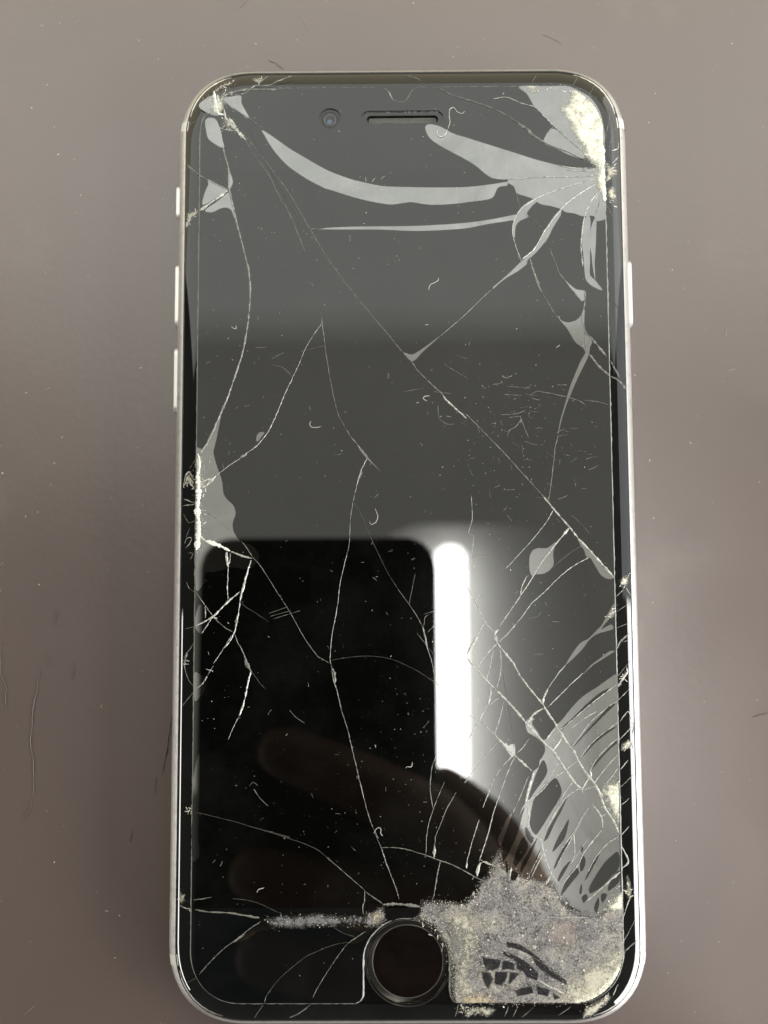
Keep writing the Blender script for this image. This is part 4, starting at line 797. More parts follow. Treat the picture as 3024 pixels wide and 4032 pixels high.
def build_table():
    n = 60; S = 230.0; v = []; f = []
    for j in range(n+1):
        for i in range(n+1):
            x = -S+2*S*i/n; y = -S+2*S*j/n
            z = .10*noise.noise((x*.02, y*.02, 3.1))+.03*noise.noise((x*.07, y*.07, 9.0))-.06
            if max(abs(x)/40, abs(y)/75) < 1: z = min(z, -.02)
            v.append((x, y, z))
    for j in range(n):
        for i in range(n):
            a = j*(n+1)+i; f.append((a, a+1, a+n+2, a+n+1))
    t = mesh_obj('table_top', v, f, M_table, smooth=True)
    tag(t, 'brown leatherette table top with fine creases and dust', 'table', kind='structure')
    # open creases: a surface strip coloured as the groove's shade, with a curled pale lip on one side
    M_crease_shade = plain('crease_shade', (.012, .010, .009), .8); M_lip = plain('crease_lip', (.115, .092, .080), .5)
    for w, pts in CREASES:
        P = catmull(pts, .5); v = []; f = []; fm = []
        k = len(P)
        for i, (x, y) in enumerate(P):
            a = Vector(P[max(i-1, 0)]); b = Vector(P[min(i+1, k-1)]); t2 = (b-a).normalized(); nn = Vector((-t2.y, t2.x))
            s = math.sin(math.pi*min(1, max(.03, (i+.3)/k)))**.5*(.6+.7*noise.noise((x*.9, y*.9, w)))
            jit = .12*noise.noise((x*1.7, y*1.7, 5)); x += nn.x*jit; y += nn.y*jit
            ww = w*max(.15, s)
            for o_, z in ((-.55, .03), (-.30, .09*s+.03), (0, .035), (.45, .03)):
                v.append((x+nn.x*ww*o_*1.4, y+nn.y*ww*o_*1.4, z+.015))
        for i in range(k-1):
            for q in range(3):
                f.append((i*4+q, i*4+4+q, i*4+5+q, i*4+1+q)); fm.append(1 if q < 2 else 0)
        mesh_obj('crease', v, f, None, t, mats=[M_crease_shade, M_lip], fm=fm)
    return t
table = build_table()

# ------------------------------------------------------------------ the phone
phone = bpy.data.objects.new('phone', None); scene.collection.objects.link(phone)
phone.empty_display_size = .02
tag(phone, 'black smartphone with shattered glass and silver frame lying face up', 'phone')

# frame: rounded aluminium band following the body outline, closed by the back
body_outline = rounded_rect(-PW/2, PW/2, -PH/2, PH/2, 11.6)
def frame_profile():
    pr = []
    r = 3.35; cz = 3.5
    for i in range(15):
        a = math.radians(-78+i*(78+64)/14)
        pr.append((r-r*math.cos(a), cz+r*math.sin(a)*(1.0)))
    return pr
rings = []
for d, z in frame_profile(): rings.append([(x, y, z) for x, y in offset(body_outline, d)])
rings.append([(x, y, 6.50) for x, y in offset(body_outline, 1.62+.35)])
rings.append([(x, y, 5.9) for x, y in offset(body_outline, 1.62+.45)])
v, f = loft(rings)
n = len(body_outline)
f.append(tuple(range(n))[::-1])
frame = mesh_obj('frame', v, f, M_alu, phone, smooth=True)
def band(name, i0, i1, mat):
    """a short stretch of the frame, 0.02 mm proud of it"""
    prof = frame_profile()[3:]; cols = []
    for t in (i0, i1):
        x, y = t
        cols.append([(x*(1 if abs(x) < 30 else 1), y, 0)])
    return cols
# antenna lines cross the long sides of the frame near its ends
for sx in (-1, 1):
    for yy in (60.2, -60.2):
        v = []; f = []; pr = frame_profile()[3:]
        for d, z in pr:
            for y in (yy-.75, yy+.75):
                # follow the corner curve of the outline at that height
                best = min(((abs(q[1]-y), q) for q in catmull(body_outline, .3, True) if q[0]*sx > 0))[1]
                c = Vector(best); nn = Vector((sx, .38*math.copysign(1, yy))).normalized()
                v.append((c.x-nn.x*(d-.025), y-nn.y*(d-.025), z))
        for k in range(len(pr)-1): f.append((2*k, 2*k+1, 2*k+3, 2*k+2))
        mesh_obj('antenna_line', v, f, M_antenna, frame, smooth=True)
def side_button(name, sx, y0, y1, reach, half_z, mat):
    """slim rounded bar standing out of the frame's side"""
    ol = rounded_rect(y0, y1, 3.55-half_z, 3.55+half_z, half_z*.95, 6, 2.0)
    xb = sx*(PW/2-.5); xt = sx*(PW/2+reach)
    r0 = [(xb, a, b) for a, b in ol]; r1 = [(xt-sx*.12, a, b) for a, b in ol]; r2 = [(xt, a, b) for a, b in offset(ol, .14)]
    v, f = loft([r0, r1, r2]); nn = len(ol); f.append(tuple(range(2*nn, 3*nn)))
    o = mesh_obj(name, v, f, mat, phone)
    bm = bmesh.new(); bm.from_mesh(o.data); bmesh.ops.recalc_face_normals(bm, faces=bm.faces); bm.to_mesh(o.data); bm.free()
    return o
side_button('mute_switch', -1, 46.6, 51.6, .45, .7, M_button)
side_button('volume_button', -1, 29.95, 39.5, .36, 1.0, M_button)
side_button('volume_button', -1, 17.05, 26.85, .36, 1.0, M_button)
side_button('power_button', 1, 29.6, 39.7, .36, 1.0, M_button)

# gasket ring between frame and glass
go = rounded_rect(-GX-.12, GX+.12, -GY-.12, GY+.12, 10.3)
v, f = loft([[(x, y, 6.0) for x, y in go], [(x, y, 6.46) for x, y in go], [(x, y, 6.40) for x, y in offset(go, .3)]])
mesh_obj('gasket', v, f, M_black, phone)

# cover glass: curved rim lofted to the flat, flat filled with holes for button and earpiece
def circle(cx, cy, r, n=48): return [(cx+r*math.cos(2*math.pi*i/n), cy+r*math.sin(2*math.pi*i/n)) for i in range(n)]
def slot(cx, cy, hl, hr, n=10):
    return ([(cx+hl-hr+hr*math.sin(math.pi*i/n), cy-hr*math.cos(math.pi*i/n)) for i in range(n+1)] +
            [(cx-hl+hr-hr*math.sin(math.pi*i/n), cy+hr*math.cos(math.pi*i/n)) for i in range(n+1)])
BTN = (0.0, -59.6); EAR = (0.0, 59.95); CAMH = (-10.65, 60.0)
steps = [0, .04, .12, .25, .45, .7, 1.0, 1.35, 1.75, 2.2, 2.7]
rings = [[(x, y, 6.2) for x, y in glass_outline]]
for d in steps: rings.append([(x, y, Z_GLASS-rim_depth(d)) for x, y in offset(glass_outline, d)])
v, f = loft(rings); n = len(glass_outline)
hole_b = circle(*BTN, 5.72, 64); hole_e = slot(*EAR, 5.25, .62)
inner = [(p[0], p[1]) for p in rings[-1]]
pts, tris = fill([inner, hole_b, hole_e])
base = len(v)-n
v = v[:base]+[(x, y, Z_GLASS) for x, y in pts]
f += [(a+base, b+base, c+base) for a, b, c in tris]
o1 = base+n
for hole, dep in ((hole_b, .5), (hole_e, .7)):
    k = len(hole); s = len(v)
    v += [(x, y, Z_GLASS-dep) for x, y in hole]
    for i in range(k): f.append((o1+i, o1+(i+1) % k, s+(i+1) % k, s+i))
    o1 += k
cover = mesh_obj('cover_glass', v, f, M_glass, phone)
cover.data.polygons.foreach_set('use_smooth', [i < n*(len(rings)-1) for i in range(len(f))])

# earpiece: recessed slot with a woven grille
v = []; f = []
pts, tris = fill([slot(*EAR, 5.25, .62)])
ear = mesh_obj('earpiece', [(x, y, Z_GLASS-.62) for x, y in pts], tris, M_black, phone)
M_wire = plain('grille_wire', (.24, .24, .22), .45, metal=.3)
v = []; f = []
def bar(v, f, a, b, w, z):
    a = Vector(a); b = Vector(b); t = (b-a).normalized(); nn = Vector((-t.y, t.x))*w
    s = len(v)
    v += [(a.x-nn.x, a.y-nn.y, z-w), (a.x, a.y, z), (a.x+nn.x, a.y+nn.y, z-w), (b.x-nn.x, b.y-nn.y, z-w), (b.x, b.y, z), (b.x+nn.x, b.y+nn.y, z-w)]
    f += [(s, s+1, s+4, s+3), (s+1, s+2, s+5, s+4)]
k = 46
for i in range(k):
    x = EAR[0]-4.9+9.8*i/(k-1); hh = .5 if abs(x) < 4.7 else .35
    bar(v, f, (x, EAR[1]-hh), (x, EAR[1]+hh), .045, Z_GLASS-.46)
for i in range(5):
    y = EAR[1]-.42+.21*i
    bar(v, f, (EAR[0]-4.9, y), (EAR[0]+4.9, y), .045, Z_GLASS-.44)
tag(mesh_obj('grille', v, f, M_wire, ear), kind='stuff')

# front camera under the glass
def disc(c, r, z, n=32): return [(c[0], c[1], z)]+[(x, y, z) for x, y in circle(*c, r, n)], [(0, 1+i, 1+(i+1) % n) for i in range(n)]
def annulus(c, prof, n=48):
    return loft([[(x, y, z) for x, y in circle(*c, r, n)] for r, z in prof])
fc = mesh_obj('front_camera', *annulus(CAMH, [(1.30, Z_GLASS+.004), (1.18, Z_GLASS+.03), (.80, Z_GLASS+.012)]), M_black, phone)
mesh_obj('lens', *disc(CAMH, .82, Z_GLASS+.012), M_lens, fc)
mesh_obj('lens_ring', *annulus(CAMH, [(.88, Z_GLASS+.013), (.84, Z_GLASS+.05), (.78, Z_GLASS+.014)]), plain('lens_ring', (.10, .105, .10), .3), fc)
mesh_obj('lens_coating', *disc((CAMH[0]-.05, CAMH[1]-.32), .36, Z_GLASS+.018), M_coat, fc)

# home button: steel ring sloping into a dark cap
hb = mesh_obj('home_button', *disc(BTN, 4.86, Z_GLASS-.22, 64), M_cap, phone)
ring = mesh_obj('button_ring', *annulus(BTN, [(5.70, Z_GLASS-.3), (5.68, Z_GLASS-.03), (5.60, Z_GLASS+.03), (5.50, Z_GLASS+.02), (4.95, Z_GLASS-.20), (4.84, Z_GLASS-.24)], 96), M_ring, hb, smooth=True)
mesh_obj('button_edge', *annulus(BTN, [(4.90, Z_GLASS-.215), (4.84, Z_GLASS-.17), (4.78, Z_GLASS-.215)], 96), plain('button_edge', (.05, .048, .045), .2), hb, smooth=True)
mesh_obj('hole_edge', *annulus(BTN, [(5.92, Z_GLASS+.003), (5.84, Z_GLASS+.04), (5.74, Z_GLASS-.02)], 96), plain('hole_edge', (.02, .021, .02), .12), hb, smooth=True)

# screen protector: sheet with a notch at the top, a cut-out round the button, holes for earpiece and camera
corner = rounded_rect(-29.75, 29.5, -65.0, 64.85, 7.2, 14, 2.2)
q = len(corner)//4
br, tr, tl, bl = corner[:q], corner[q:2*q], corner[2*q:3*q], corner[3*q:]
protector_outline = catmull(UCUT[::1], .35)[:-1]+[UCUT[-1]]+br+tr+[(NOTCH[-1][0], 64.85)]+catmull(NOTCH[::-1][1:-1], .25)+[(NOTCH[0][0], 64.85)]+tl+bl
protector_outline[0] = (UCUT[0][0], -65.0)
dedup = [protector_outline[0]]
for a in protector_outline[1:]:
    if (Vector(a)-Vector(dedup[-1])).length > .05: dedup.append(a)
protector_outline = dedup
hole_c = circle(CAMH[0], CAMH[1]+.05, 1.62, 40)
hole_s = slot(EAR[0]-.05, EAR[1]+.2, 6.0, 1.05, 12)
# tiny chips along the cut edges
def chipped(l, amp, seed):
    return [(x+amp*noise.noise((x*4, y*4, seed)), y+amp*noise.noise((x*4, y*4, seed+9))) for x, y in l]
def densify(l, step):
    out = []
    for i in range(len(l)):
        a = Vector(l[i]); b = Vector(l[(i+1) % len(l)]); k = max(1, int((b-a).length/step))
        for j in range(k): c = a.lerp(b, j/k); out.append((c.x, c.y))
    return out
loops = [chipped(densify(protector_outline, .5), .035, 1), chipped(hole_c, .08, 2), chipped(densify(hole_s, .3), .05, 3)]
top = [offset(loops[0], .10), loops[1], loops[2]]
pts, tris = fill(top)
v = [(x, y, Z_FILM) for x, y in pts]; f = list(tris); fm = [0]*len(tris); s = 0
for li, l in enumerate(top):
    k = len(l); b0 = len(v)
    wob = [(.19 if li == 0 else .05)*(1+.5*noise.noise((x*2.2, y*2.2, 4))) for x, y in l]
    nor = offset(l, -1.0) if li == 0 else [(l[i][0]*2-o_[0], l[i][1]*2-o_[1]) for i, o_ in enumerate(offset(l, -1.0))]
    for i, (x, y) in enumerate(l):
        d = Vector((nor[i][0]-x, nor[i][1]-y)); d = d.normalized() if d.length > 1e-6 else d
        v.append((x+d.x*wob[i], y+d.y*wob[i], Z_GLASS+.005))
    for i in range(k):
        j = (i+1) % k
        f.append((s+i, b0+i, b0+j, s+j) if li == 0 else (s+i, s+j, b0+j, b0+i)); fm.append(1 if li == 0 else 2)
    s += k
protector = mesh_obj('screen_protector', v, f, None, phone, mats=[M_film, M_ground, plain('cut_glass_edge', (.03, .031, .03), .15)], fm=fm)
tag(protector, 'cracked glass screen protector with lifted and crushed areas')

# lifted patches, stuck islands, crushed areas
def border_distance(x, y, poly):
    d = 1e9; n = len(poly)
    for i in range(n):
        ax, ay = poly[i-1]; bx, by = poly[i]; ux, uy = bx-ax, by-ay
        t = ((x-ax)*ux+(y-ay)*uy)/max(1e-9, ux*ux+uy*uy); t = min(1, max(0, t))
        d = min(d, (x-ax-t*ux)**2+(y-ay-t*uy)**2)
    return math.sqrt(d)
def inside(x, y, poly):
    c = False; j = len(poly)-1
    for i in range(len(poly)):
        if (poly[i][1] > y) != (poly[j][1] > y) and x < (poly[j][0]-poly[i][0])*(y-poly[i][1])/(poly[j][1]-poly[i][1])+poly[i][0]: c = not c
        j = i
    return c
def crust_sheet(name, outline, surf, z0, mat, parent, fade, cell, lim=None, angular=False):
    poly = list(outline) if angular else catmull(outline if not lim else [push_out(*p) for p in outline], .5, True)
    x0 = min(p[0] for p in poly)-fade*.5; x1 = max(p[0] for p in poly)+fade*.5; y0 = min(p[1] for p in poly)-fade*.5; y1 = max(p[1] for p in poly)+fade*.5
    nx = max(2, int((x1-x0)/cell)+1); ny = max(2, int((y1-y0)/cell)+1); val = {}; idx = {}; v = []; cov = []; f = []
    for j in range(ny+1):
        for i in range(nx+1):
            x = x0+(x1-x0)*i/nx; y = y0+(y1-y0)*j/ny
            d = border_distance(x, y, poly)*(1 if inside(x, y, poly) else -1)
            if lim and lim(x, y): d = -9
            val[i, j] = (x, y, d/fade)
    def vid(i, j):
        if (i, j) not in idx:
            x, y, c = val[i, j]; idx[i, j] = len(v); h = .03*max(0, min(1, c))*(1+noise.noise((x*5, y*5, 2)))
            v.append((x, y, surf(x, y)+z0+h)); cov.append(max(-.5, min(1.0, c)))
        return idx[i, j]
    for j in range(ny):
        for i in range(nx):
            if max(val[i, j][2], val[i+1, j][2], val[i, j+1][2], val[i+1, j+1][2]) > -.35:
                f.append((vid(i, j), vid(i+1, j), vid(i+1, j+1), vid(i, j+1)))
    o = mesh_obj(name, v, f, mat, parent, smooth=True)
    at = o.data.attributes.new('cover', 'FLOAT', 'POINT'); at.data.foreach_set('value', cov)
    return o
def film_distance(x, y):
    r = 7.2; qx = abs(x+.125)-(29.62-r); qy = abs(y+.075)-(64.92-r)
    return r-math.hypot(qx, qy) if qx > 0 and qy > 0 else r-max(qx, qy)
def push_out(x, y):
    # a crust that runs up to the film's edge stays thick there instead of thinning out
    d = film_distance(x, y)
    if d > .75: return (x, y)
    gx = film_distance(x+.05, y)-d; gy = film_distance(x, y+.05)-d; L = math.hypot(gx, gy) or 1
    return (x-gx/L*1.6, y-gy/L*1.6)
off_film = lambda x, y: film_distance(x, y) < .12
def sheet(name, outline, z, mat, parent, amp, step, seed, surf=None, kind=None):
    l = densify(catmull(outline, step*2, True), step)
    l = chipped(l, amp, seed)
    pts, tris = fill([l])
    vv = [(x, y, (surf(x, y) if surf else z)+(z if surf else 0)) for x, y in pts]
    n0 = len(vv)
    o = mesh_obj(name, vv, tris, mat, parent)
    if kind: o['kind'] = kind
    return o
for i, pl in enumerate(LIFTED): sheet('lifted_patch', pl, Z_FILM+.010+.0002*(i % 20), M_lift, protector, .03, .16, i)
film = lambda x, y: Z_FILM
for i, (k_, pl) in enumerate(CRUSHED):
    mt = dict(rubble=M_rubble, band=M_band, powder=M_powder, tan=M_tan, pink=M_pink, cream=M_cream)[k_]
    big = k_ in ('rubble', 'band')
    if big: sheet('lifted_patch', pl, Z_FILM+.013+.0003*i, M_lift, protector, .1, .2, 60+i)
    crust_sheet('crushed_patch', pl, film, (.020 if big else .034)+.0012*i, mt, protector, .7 if big else 1.1 if k_ == 'powder' else 2.4 if k_ == 'cream' else 1.3, .22 if big else .16, off_film)
for i, (k_, pl) in enumerate(RIM_CRUSHED):
    crust_sheet('crushed_patch', pl, z_surface, .02+.001*i, M_cream if k_ == 'powder' else M_tan, cover, .5, .12)
M_gap = crust('dark_gap', (.005, .005, .006), (.018, .017, .020), 2600, .12, .3, .5, 1.2, .6, 1.0)
for i, pl in enumerate(STUCK[28:40]): crust_sheet('dark_gap', pl, film, .085+.001*i, M_gap, protector, .10, .07, off_film, True)
for i, pl in enumerate(STUCK):
  if not 28 <= i < 40: sheet('stuck_patch', pl, Z_FILM+(.016 if i < 28 else .085)+.0002*(i % 20), M_film, protector, .04, .16, 90+i)

# cracks: low ridges of splintered glass, each one traced
def crack_mesh(name, pts, w, mat, parent, surf, z0, seed, ragged=.5, floor=.18):
    P = catmull(pts, .13); k = len(P); v = []; f = []
    for i, (x, y) in enumerate(P):
        a = Vector(P[max(i-1, 0)]); b = Vector(P[min(i+1, k-1)]); t = b-a
        t = t.normalized() if t.length > 1e-9 else Vector((1, 0)); nn = Vector((-t.y, t.x))
        e = min(1, .25+min(i, k-1-i)/6)
        s = max(floor, 1+ragged*1.6*noise.noise((x*1.6, y*1.6, seed))+ragged*1.1*noise.noise((x*5, y*5, seed+3))+ragged*.9*noise.noise((x*13, y*13, seed+4)))*e*w*(.37 if w > .25 else .27)
        j = min(.05, w*.35)*noise.noise((x*3.1, y*3.1, seed+7)); x += nn.x*j; y += nn.y*j
        z = surf(x, y)+z0; c = .4*noise.noise((x*4, y*4, seed+5))
        v += [(x-nn.x*s, y-nn.y*s, z), (x+nn.x*s*c, y+nn.y*s*c, z+min(.10, s*.9)), (x+nn.x*s, y+nn.y*s, z)]
    for i in range(k-1):
        q = i*3; f += [(q, q+3, q+4, q+1), (q+1, q+4, q+5, q+2)]
    return mesh_obj(name, v, f, mat, parent)
film = lambda x, y: Z_FILM
def crack_kind(b, pts):
    cx = sum(p[0] for p in pts)/len(pts); cy = sum(p[1] for p in pts)/len(pts)
    if b == 1 and cx > 6 and cy < 6: return 2           # splintered lower right: brighter fracture faces
    if b == 2 and cx < 6 and cx > -22: return 4         # clean single cracks across the middle
    return b
for i, (w, b, pts) in enumerate(CRACKS): crack_mesh('crack', pts, w*(.8 if -22 < pts[len(pts)//2][0] < 8 else 1), M_crack[crack_kind(b, pts)], protector, film, .05+.0003*(i % 30), i*1.7)
for i, (w, b, pts) in enumerate(RIM_CRACKS): crack_mesh('crack', pts, w, M_crack[b], cover, z_surface, .012+.0003*(i % 30), 300+i*1.7)
# loose splinters of glass over the crushed areas (too many to count)
ISLANDS = [[p for p in pl] for pl in STUCK[28:]]
def grains(name, polys, per_mm2, size, surf, z0, parent, weights, feather=.25, slivers=0):
    v = []; f = []; fm = []
    for pl in polys:
        x0 = min(p[0] for p in pl)-.4; x1 = max(p[0] for p in pl)+.4; y0 = min(p[1] for p in pl)-.4; y1 = max(p[1] for p in pl)+.4
        for _ in range(int((x1-x0)*(y1-y0)*per_mm2)):
            x = random.uniform(x0, x1); y = random.uniform(y0, y1)
            if not inside(x+random.gauss(0, feather), y+random.gauss(0, feather), pl): continue
            if any(inside(x, y, q_) for q_ in ISLANDS) and random.random() < .8: continue
            s = size*random.uniform(.35, 1)*(2.4 if random.random() < .03 else 1); z = surf(x, y)+z0; a = random.uniform(0, 6.28)
            b = len(v)
            for k in range(3):
                an = a+k*2.1+random.uniform(-.5, .5); rr = s*random.uniform(.5, 1.2)
                v.append((x+rr*math.cos(an), y+rr*math.sin(an), z+random.uniform(0, s*.5)))
            v.append((x+random.uniform(-.3, .3)*s, y+random.uniform(-.3, .3)*s, z+s*random.uniform(.4, 1.1)))
            f += [(b, b+1, b+3), (b+1, b+2, b+3), (b+2, b, b+3)]
            fm += [random.choices((0, 1, 2), weights)[0]]*3
        cx = sum(p[0] for p in pl)/len(pl); cy = sum(p[1] for p in pl)/len(pl)
        for _ in range(slivers):
            p = random.choice(pl); t = random.uniform(.1, .9); x = cx+(p[0]-cx)*t; y = cy+(p[1]-cy)*t
            a = math.atan2(p[1]-cy, p[0]-cx)+random.gauss(0, 1.2); L = random.uniform(.15, .6); n0 = len(f)
            P = [(x+L*k/4*math.cos(a), y+L*k/4*math.sin(a)) for k in range(5)]
            for k in range(4):
                b = len(v); (xa, ya), (xb, yb) = P[k], P[k+1]; w = random.uniform(.02, .06); nx, ny = -math.sin(a)*w, math.cos(a)*w
                v += [(xa-nx, ya-ny, surf(xa, ya)+.01), (xa+nx, ya+ny, surf(xa, ya)+.05), (xb+nx*.8, yb+ny*.8, surf(xb, yb)+.05), (xb-nx*.8, yb-ny*.8, surf(xb, yb)+.01)]
                f.append((b, b+1, b+2, b+3))
            fm += [random.choice((0, 2))]*(len(f)-n0)
    return tag(mesh_obj(name, v, f, None, parent, mats=M_grain, fm=fm), kind='stuff')
grains('glass_splinters', [p for k, p in CRUSHED if k == 'rubble'], 34, .085, film, .05, protector, (4, 6, 2))
grains('glass_splinters', [p for k, p in CRUSHED if k == 'band'], 14, .09, film, .03, protector, (4, 6, 1))
grains('glass_splinters', [p for k, p in CRUSHED if k == 'powder'], 40, .05, film, .07, protector, (4, 0, 5), .25, 12)
grains('glass_splinters', [p for k, p in CRUSHED if k in ('tan', 'pink', 'cream')], 12, .06, film, .04, protector, (3, 1, 3))
grains('glass_splinters', [p for k, p in RIM_CRUSHED], 50, .05, z_surface, .04, cover, (4, 1, 5), .2, 9)
# larger loose chips lying in the crushed corner
for x, y, r in CHIPS:
    k = 6; a = random.uniform(0, 6)
    v = [(x+r*random.uniform(.6, 1.1)*math.cos(a+i*math.tau/k), y+r*random.uniform(.5, 1.1)*math.sin(a+i*math.tau/k), Z_FILM+.05) for i in range(k)]
    v += [((p[0]+x)/2, (p[1]+y)/2, Z_FILM+.05+r*random.uniform(.4, .9)) for p in v]
    mesh_obj('glass_chip', v, [(i, (i+1) % k, k+(i+1) % k, k+i) for i in range(k)]+[tuple(range(k, 2*k))], M_crack[2], protector)

# fine scratches and short scuffs, one part
v = []; f = []
def thin(v, f, P, w, z):
    s0 = len(v); k = len(P)
    for i, (x, y) in enumerate(P):
        a = Vector(P[max(i-1, 0)]); b = Vector(P[min(i+1, k-1)]); t = b-a
        t = t.normalized() if t.length > 1e-9 else Vector((1, 0)); nn = Vector((-t.y, t.x))*w*.5*max(.15, 1+1.2*noise.noise((x*2, y*2, 1)))
        v += [(x-nn.x, y-nn.y, z), (x, y, z+w*.4), (x+nn.x, y+nn.y, z)]
    for i in range(k-1):
        q = s0+i*3; f += [(q, q+3, q+4, q+1), (q+1, q+4, q+5, q+2)]
for w, b, pts in SCRATCHES: thin(v, f, catmull(pts, .3), w*(.8 if b else .55), Z_FILM+.012)
for _ in range(48):
    x = random.gauss(17.5, 5.0); y = random.gauss(11.5, 3.6)
    if abs(x) > 29: continue
    a = random.gauss(0, .35) if random.random() < .6 else random.uniform(-1.6, 1.6); L = random.uniform(.25, 1.8)
    thin(v, f, [(x, y), (x+L*.5*math.cos(a), y+L*.5*math.sin(a)+random.gauss(0, .08)), (x+L*math.cos(a), y+L*math.sin(a))], random.uniform(.02, .05), Z_FILM+.012)
for _ in range(90):
    x = random.uniform(-29, 29); y = random.uniform(-50, 55); a = random.uniform(0, 3.14); L = random.uniform(.2, .9)
    thin(v, f, [(x, y), (x+L*.5*math.cos(a)+random.gauss(0, .07), y+L*.5*math.sin(a)+random.gauss(0, .07)), (x+L*math.cos(a), y+L*math.sin(a))], random.uniform(.03, .06), Z_FILM+.012)
tag(mesh_obj('fine_scratches', v, f, plain('scratch', (.12, .12, .11), .4), protector), kind='stuff')

# ------------------------------------------------------------------ dust and lint
def specks(n, place, zf, smin, smax):
    v = []; f = []
    for _ in range(n):
        x, y = place(); z = zf(x, y); s = smin*(smax/smin)**(random.random()**2.2)
        b = len(v)
        if random.random() < .09:      # short curled fibre
            a = random.uniform(0, 6.28); L = s*random.uniform(3, 7); c = random.uniform(-2.2, 2.2); P = []
            for k in range(6):
                P.append((x, y)); a += c/5; x += L/5*math.cos(a); y += L/5*math.sin(a)
            thin(v, f, P, max(.035, s*.35), z+.01); continue
        for k in range(5):
            an = k*1.257+random.uniform(-.4, .4); rr = s*random.uniform(.5, 1)
            v.append((x+rr*math.cos(an), y+rr*math.sin(an)*random.uniform(.6, 1), z))
        v.append((x, y, z+s*.7)); f += [(b+k, b+(k+1) % 5, b+5) for k in range(5)]
    return v, f
def on_phone():
    r = random.random()
    if r < .22: return random.gauss(-3, 9), random.gauss(-38, 10)
    if r < .34: return random.gauss(16, 5.5), random.gauss(13, 6)
    return random.uniform(-29, 29), random.uniform(-64, 64)
def on_phone_ok():
    while True:
        x, y = on_phone()
        if abs(x) < 29 and abs(y) < 64 and math.hypot(x-BTN[0], y-BTN[1]) > 6.4: return x, y
v, f = specks(1500, on_phone_ok, lambda x, y: Z_FILM+.012, .017, .078)
tag(mesh_obj('dust', v, f, M_dust), 'white dust specks and fibres scattered over the dark phone screen', 'dust', kind='stuff')
def on_table():
    while True:
        x, y = random.uniform(-66, 66), random.uniform(-88, 88)
        if abs(x) > 35 or abs(y) > 71: return x, y
v, f = specks(420, on_table, lambda x, y: .05, .03, .16)
tag(mesh_obj('dust', v, f, M_dust), 'pale dust specks scattered over the brown table top', 'dust', kind='stuff')
v = []; f = []
for _ in range(36):
    x, y = on_table(); a = random.gauss(.3, .9); L = random.uniform(.4, 3.5); c = random.uniform(-.25, .25)
    thin(v, f, [(x+L*k/5*math.cos(a+c*k/5), y+L*k/5*math.sin(a+c*k/5)) for k in range(6)], random.uniform(.03, .10), .03)
tag(mesh_obj('fine_scratches', v, f, plain('table_scratch', (.19, .16, .145), .45), table), kind='stuff')
LINT_LABELS = ['white S-shaped lint fibre on the upper middle of the screen', 'hook-shaped white lint fibre just above the mirrored black phone',
 'curved white lint fibre left of the screen centre below the long arc crack', 'looped white lint fibre crossing the central crack above the home button',
 'long wavy pale hair right of the earpiece slot', 'U-shaped pale hair on the lifted patch below the earpiece',
 'tiny V-shaped lint fibre right of the volume buttons', 'small C-shaped lint fibre left of the diagonal crack mid-screen',
 'bent lint fibre on the mirrored fingers, lower right of the central crack', 'tiny wavy lint fibre near the left edge below the left impact',
 'small arched lint fibre above the crack left of the home button']
for lab, pts in zip(LINT_LABELS, LINT):
    P = catmull(pts, .12); v = []; f = []; k = len(P); w = .034
    for i, (x, y) in enumerate(P):
        a = Vector(P[max(i-1, 0)]); b = Vector(P[min(i+1, k-1)]); t = (b-a).normalized(); nn = Vector((-t.y, t.x))
        for j in range(5):
            an = j*math.tau/5; r = w*(.6+.4*math.sin(math.pi*i/(k-1)))
            v.append((x+nn.x*r*math.cos(an), y+nn.y*r*math.cos(an), Z_FILM+.06+r*math.sin(an)+.08*math.sin(math.pi*i/(k-1))))
    for i in range(k-1):
        for j in range(5): f.append((i*5+j, i*5+(j+1) % 5, i*5+5+(j+1) % 5, i*5+5+j))
    tag(mesh_obj('lint_fibre', v, f, M_dust, smooth=True), lab, 'lint', 'lint fibres on the screen')

# ------------------------------------------------------------------ what the screen mirrors: the phone taking the picture, the hand, the ceiling lamp
HZ = CAM_C[2]+6.0
tilt = Matrix(CAM_R).to_euler()
held = bpy.data.objects.new('held_phone', None); scene.collection.objects.link(held)
hx1 = CAM_C[0]+13.7; hy1 = CAM_C[1]+9.3
held.location = Vector((CAM_C[0], CAM_C[1], HZ))*MM
held.rotation_euler = (tilt.x*.6, tilt.y, 0)
tag(held, 'black phone held above, mirrored as the dark rectangle in the screen', 'phone')
ho = [(x-CAM_C[0], y-CAM_C[1]) for x, y in rounded_rect(hx1-69, hx1, hy1-141, hy1, 10.5)]
rings = [[(x, y, 0) for x, y in offset(ho, 1.6)], [(x, y, .5) for x, y in offset(ho, .5)], [(x, y, 2) for x, y in ho], [(x, y, 7) for x, y in ho], [(x, y, 8.4) for x, y in offset(ho, .8)]]
v, f = loft(rings); n = len(ho); f.append(tuple(range(n))[::-1]); f.append(tuple(range(4*n, 5*n)))
mesh_obj('case', v, f, plain('black_case', (.004, .003, .0035), .55, spec=.2), held)
mesh_obj('camera_lens', *annulus((0.0, 0.0), [(4.2, -.02), (4.0, -.5), (3.2, -.5), (3.0, -.05)], 40), plain('lens_rim', (.03, .03, .03), .3), held)

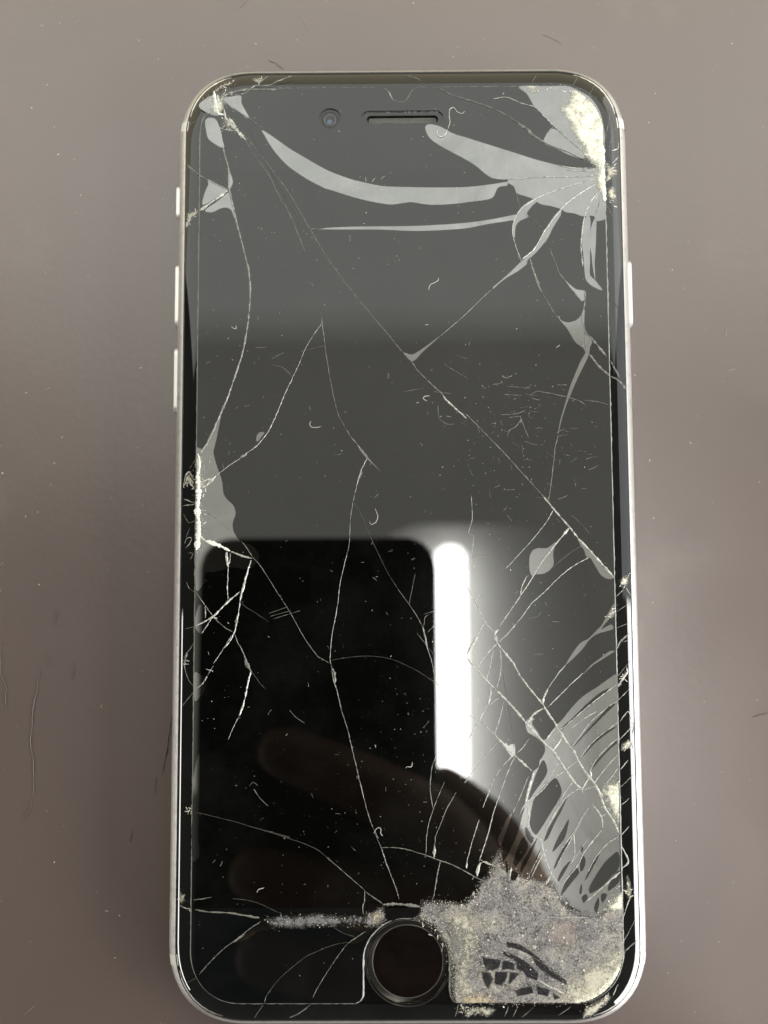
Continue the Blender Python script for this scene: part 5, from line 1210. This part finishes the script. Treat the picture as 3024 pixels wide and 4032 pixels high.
M_skin = noisy('skin', (.20, .12, .085), (.27, .165, .115), 60, .5, .1)
def hand():
    H = HZ-9.5
    J = []; E = []; Rr = []
    def add(x, y, z, r, par=None):
        J.append((x*MM, y*MM, z*MM)); Rr.append(r*MM)
        if par is not None: E.append((par, len(J)-1))
        return len(J)-1
    palm = add(36, -128, H+6, 21)
    palm2 = add(27, -106, H+3, 16, palm)
    wrist = add(52, -168, H+4, 25, palm); arm = add(70, -235, H+4, 31, wrist); add(95, -330, H+5, 38, arm)
    fingers = [((25, -90), (14, -76), (-12, -63), (-39, -53)), ((20, -99), (8, -97), (-18, -92), (-47, -87)),
               ((26, -118), (10, -116), (-18, -112), (-45, -109)), ((32, -134), (14, -134), (-8, -131), (-28, -128))]
    for fi, ch in enumerate(fingers):
        par = palm2 if fi < 2 else palm
        for k, (x, y) in enumerate(ch):
            par = add(x, y, H+(5, -1, -1.5, .5)[k], (12.5, 9.8, 8.6, 7.2)[k]*(.85 if fi == 3 else 1), par)
    t = add(38, -100, H+16, 11, palm2); t = add(26, -84, H+28, 9.5, t); add(8, -70, H+30, 8, t)
    me = bpy.data.meshes.new('hand'); me.from_pydata(J, E, []); me.materials.append(M_skin)
    o = bpy.data.objects.new('hand', me); scene.collection.objects.link(o)
    sk = o.modifiers.new('skin', 'SKIN'); sk.use_smooth_shade = True
    for i, sv in enumerate(me.skin_vertices[0].data):
        sv.radius = (Rr[i], Rr[i]); sv.use_root = (i == 0)
    ss = o.modifiers.new('sub', 'SUBSURF'); ss.levels = 2; ss.render_levels = 2
    return tag(o, 'hand gripping the black phone above, mirrored as brown fingers low in the screen', 'hand')
hand()

# long batten lamp overhead: bright tube, and a white panel added behind it for the glow alongside
LZ = 1500.0
lamp = bpy.data.objects.new('ceiling_lamp', None); scene.collection.objects.link(lamp)
lamp.location = (0, 0, LZ*MM)
tag(lamp, 'long bright strip lamp overhead, mirrored as the white bar in the screen', 'lamp')
def emit(name, col, s):
    mt = bpy.data.materials.new(name); mt.use_nodes = True; nt = mt.node_tree; nt.nodes.clear()
    e = nt.nodes.new('ShaderNodeEmission'); o = nt.nodes.new('ShaderNodeOutputMaterial')
    e.inputs[0].default_value = (*col, 1); e.inputs[1].default_value = s; nt.links.new(e.outputs[0], o.inputs[0]); return mt
def box(x0, x1, y0, y1, z0, z1):
    v = [(x, y, z) for z in (z0, z1) for y in (y0, y1) for x in (x0, x1)]
    return v, [(0, 2, 3, 1), (4, 5, 7, 6), (0, 1, 5, 4), (2, 6, 7, 3), (0, 4, 6, 2), (1, 3, 7, 5)]
LX0, LX1, LY1, LY0 = 90.0, 147.0, 38.0, -900.0
tube_ol = rounded_rect(LX0, LX1, LY0, LY1, 26, 8, 2)
refl_ol = rounded_rect(LX0-160, LX1+250, LY0-60, LY1+45, 150, 16, 2)
v, f = loft([[(x, y, -20) for x, y in tube_ol], [(x, y, 5) for x, y in tube_ol]]); f.append(tuple(range(len(tube_ol)))[::-1])
mesh_obj('tube', v, f, emit('lamp_tube', (1, .99, .96), 60), lamp)
v, f = loft([[(x, y, 52) for x, y in refl_ol], [(x, y, 55) for x, y in refl_ol]]); f.append(tuple(range(len(refl_ol)))[::-1])
mesh_obj('reflector', v, f, plain('white_reflector', (.8, .8, .77), .6), lamp)
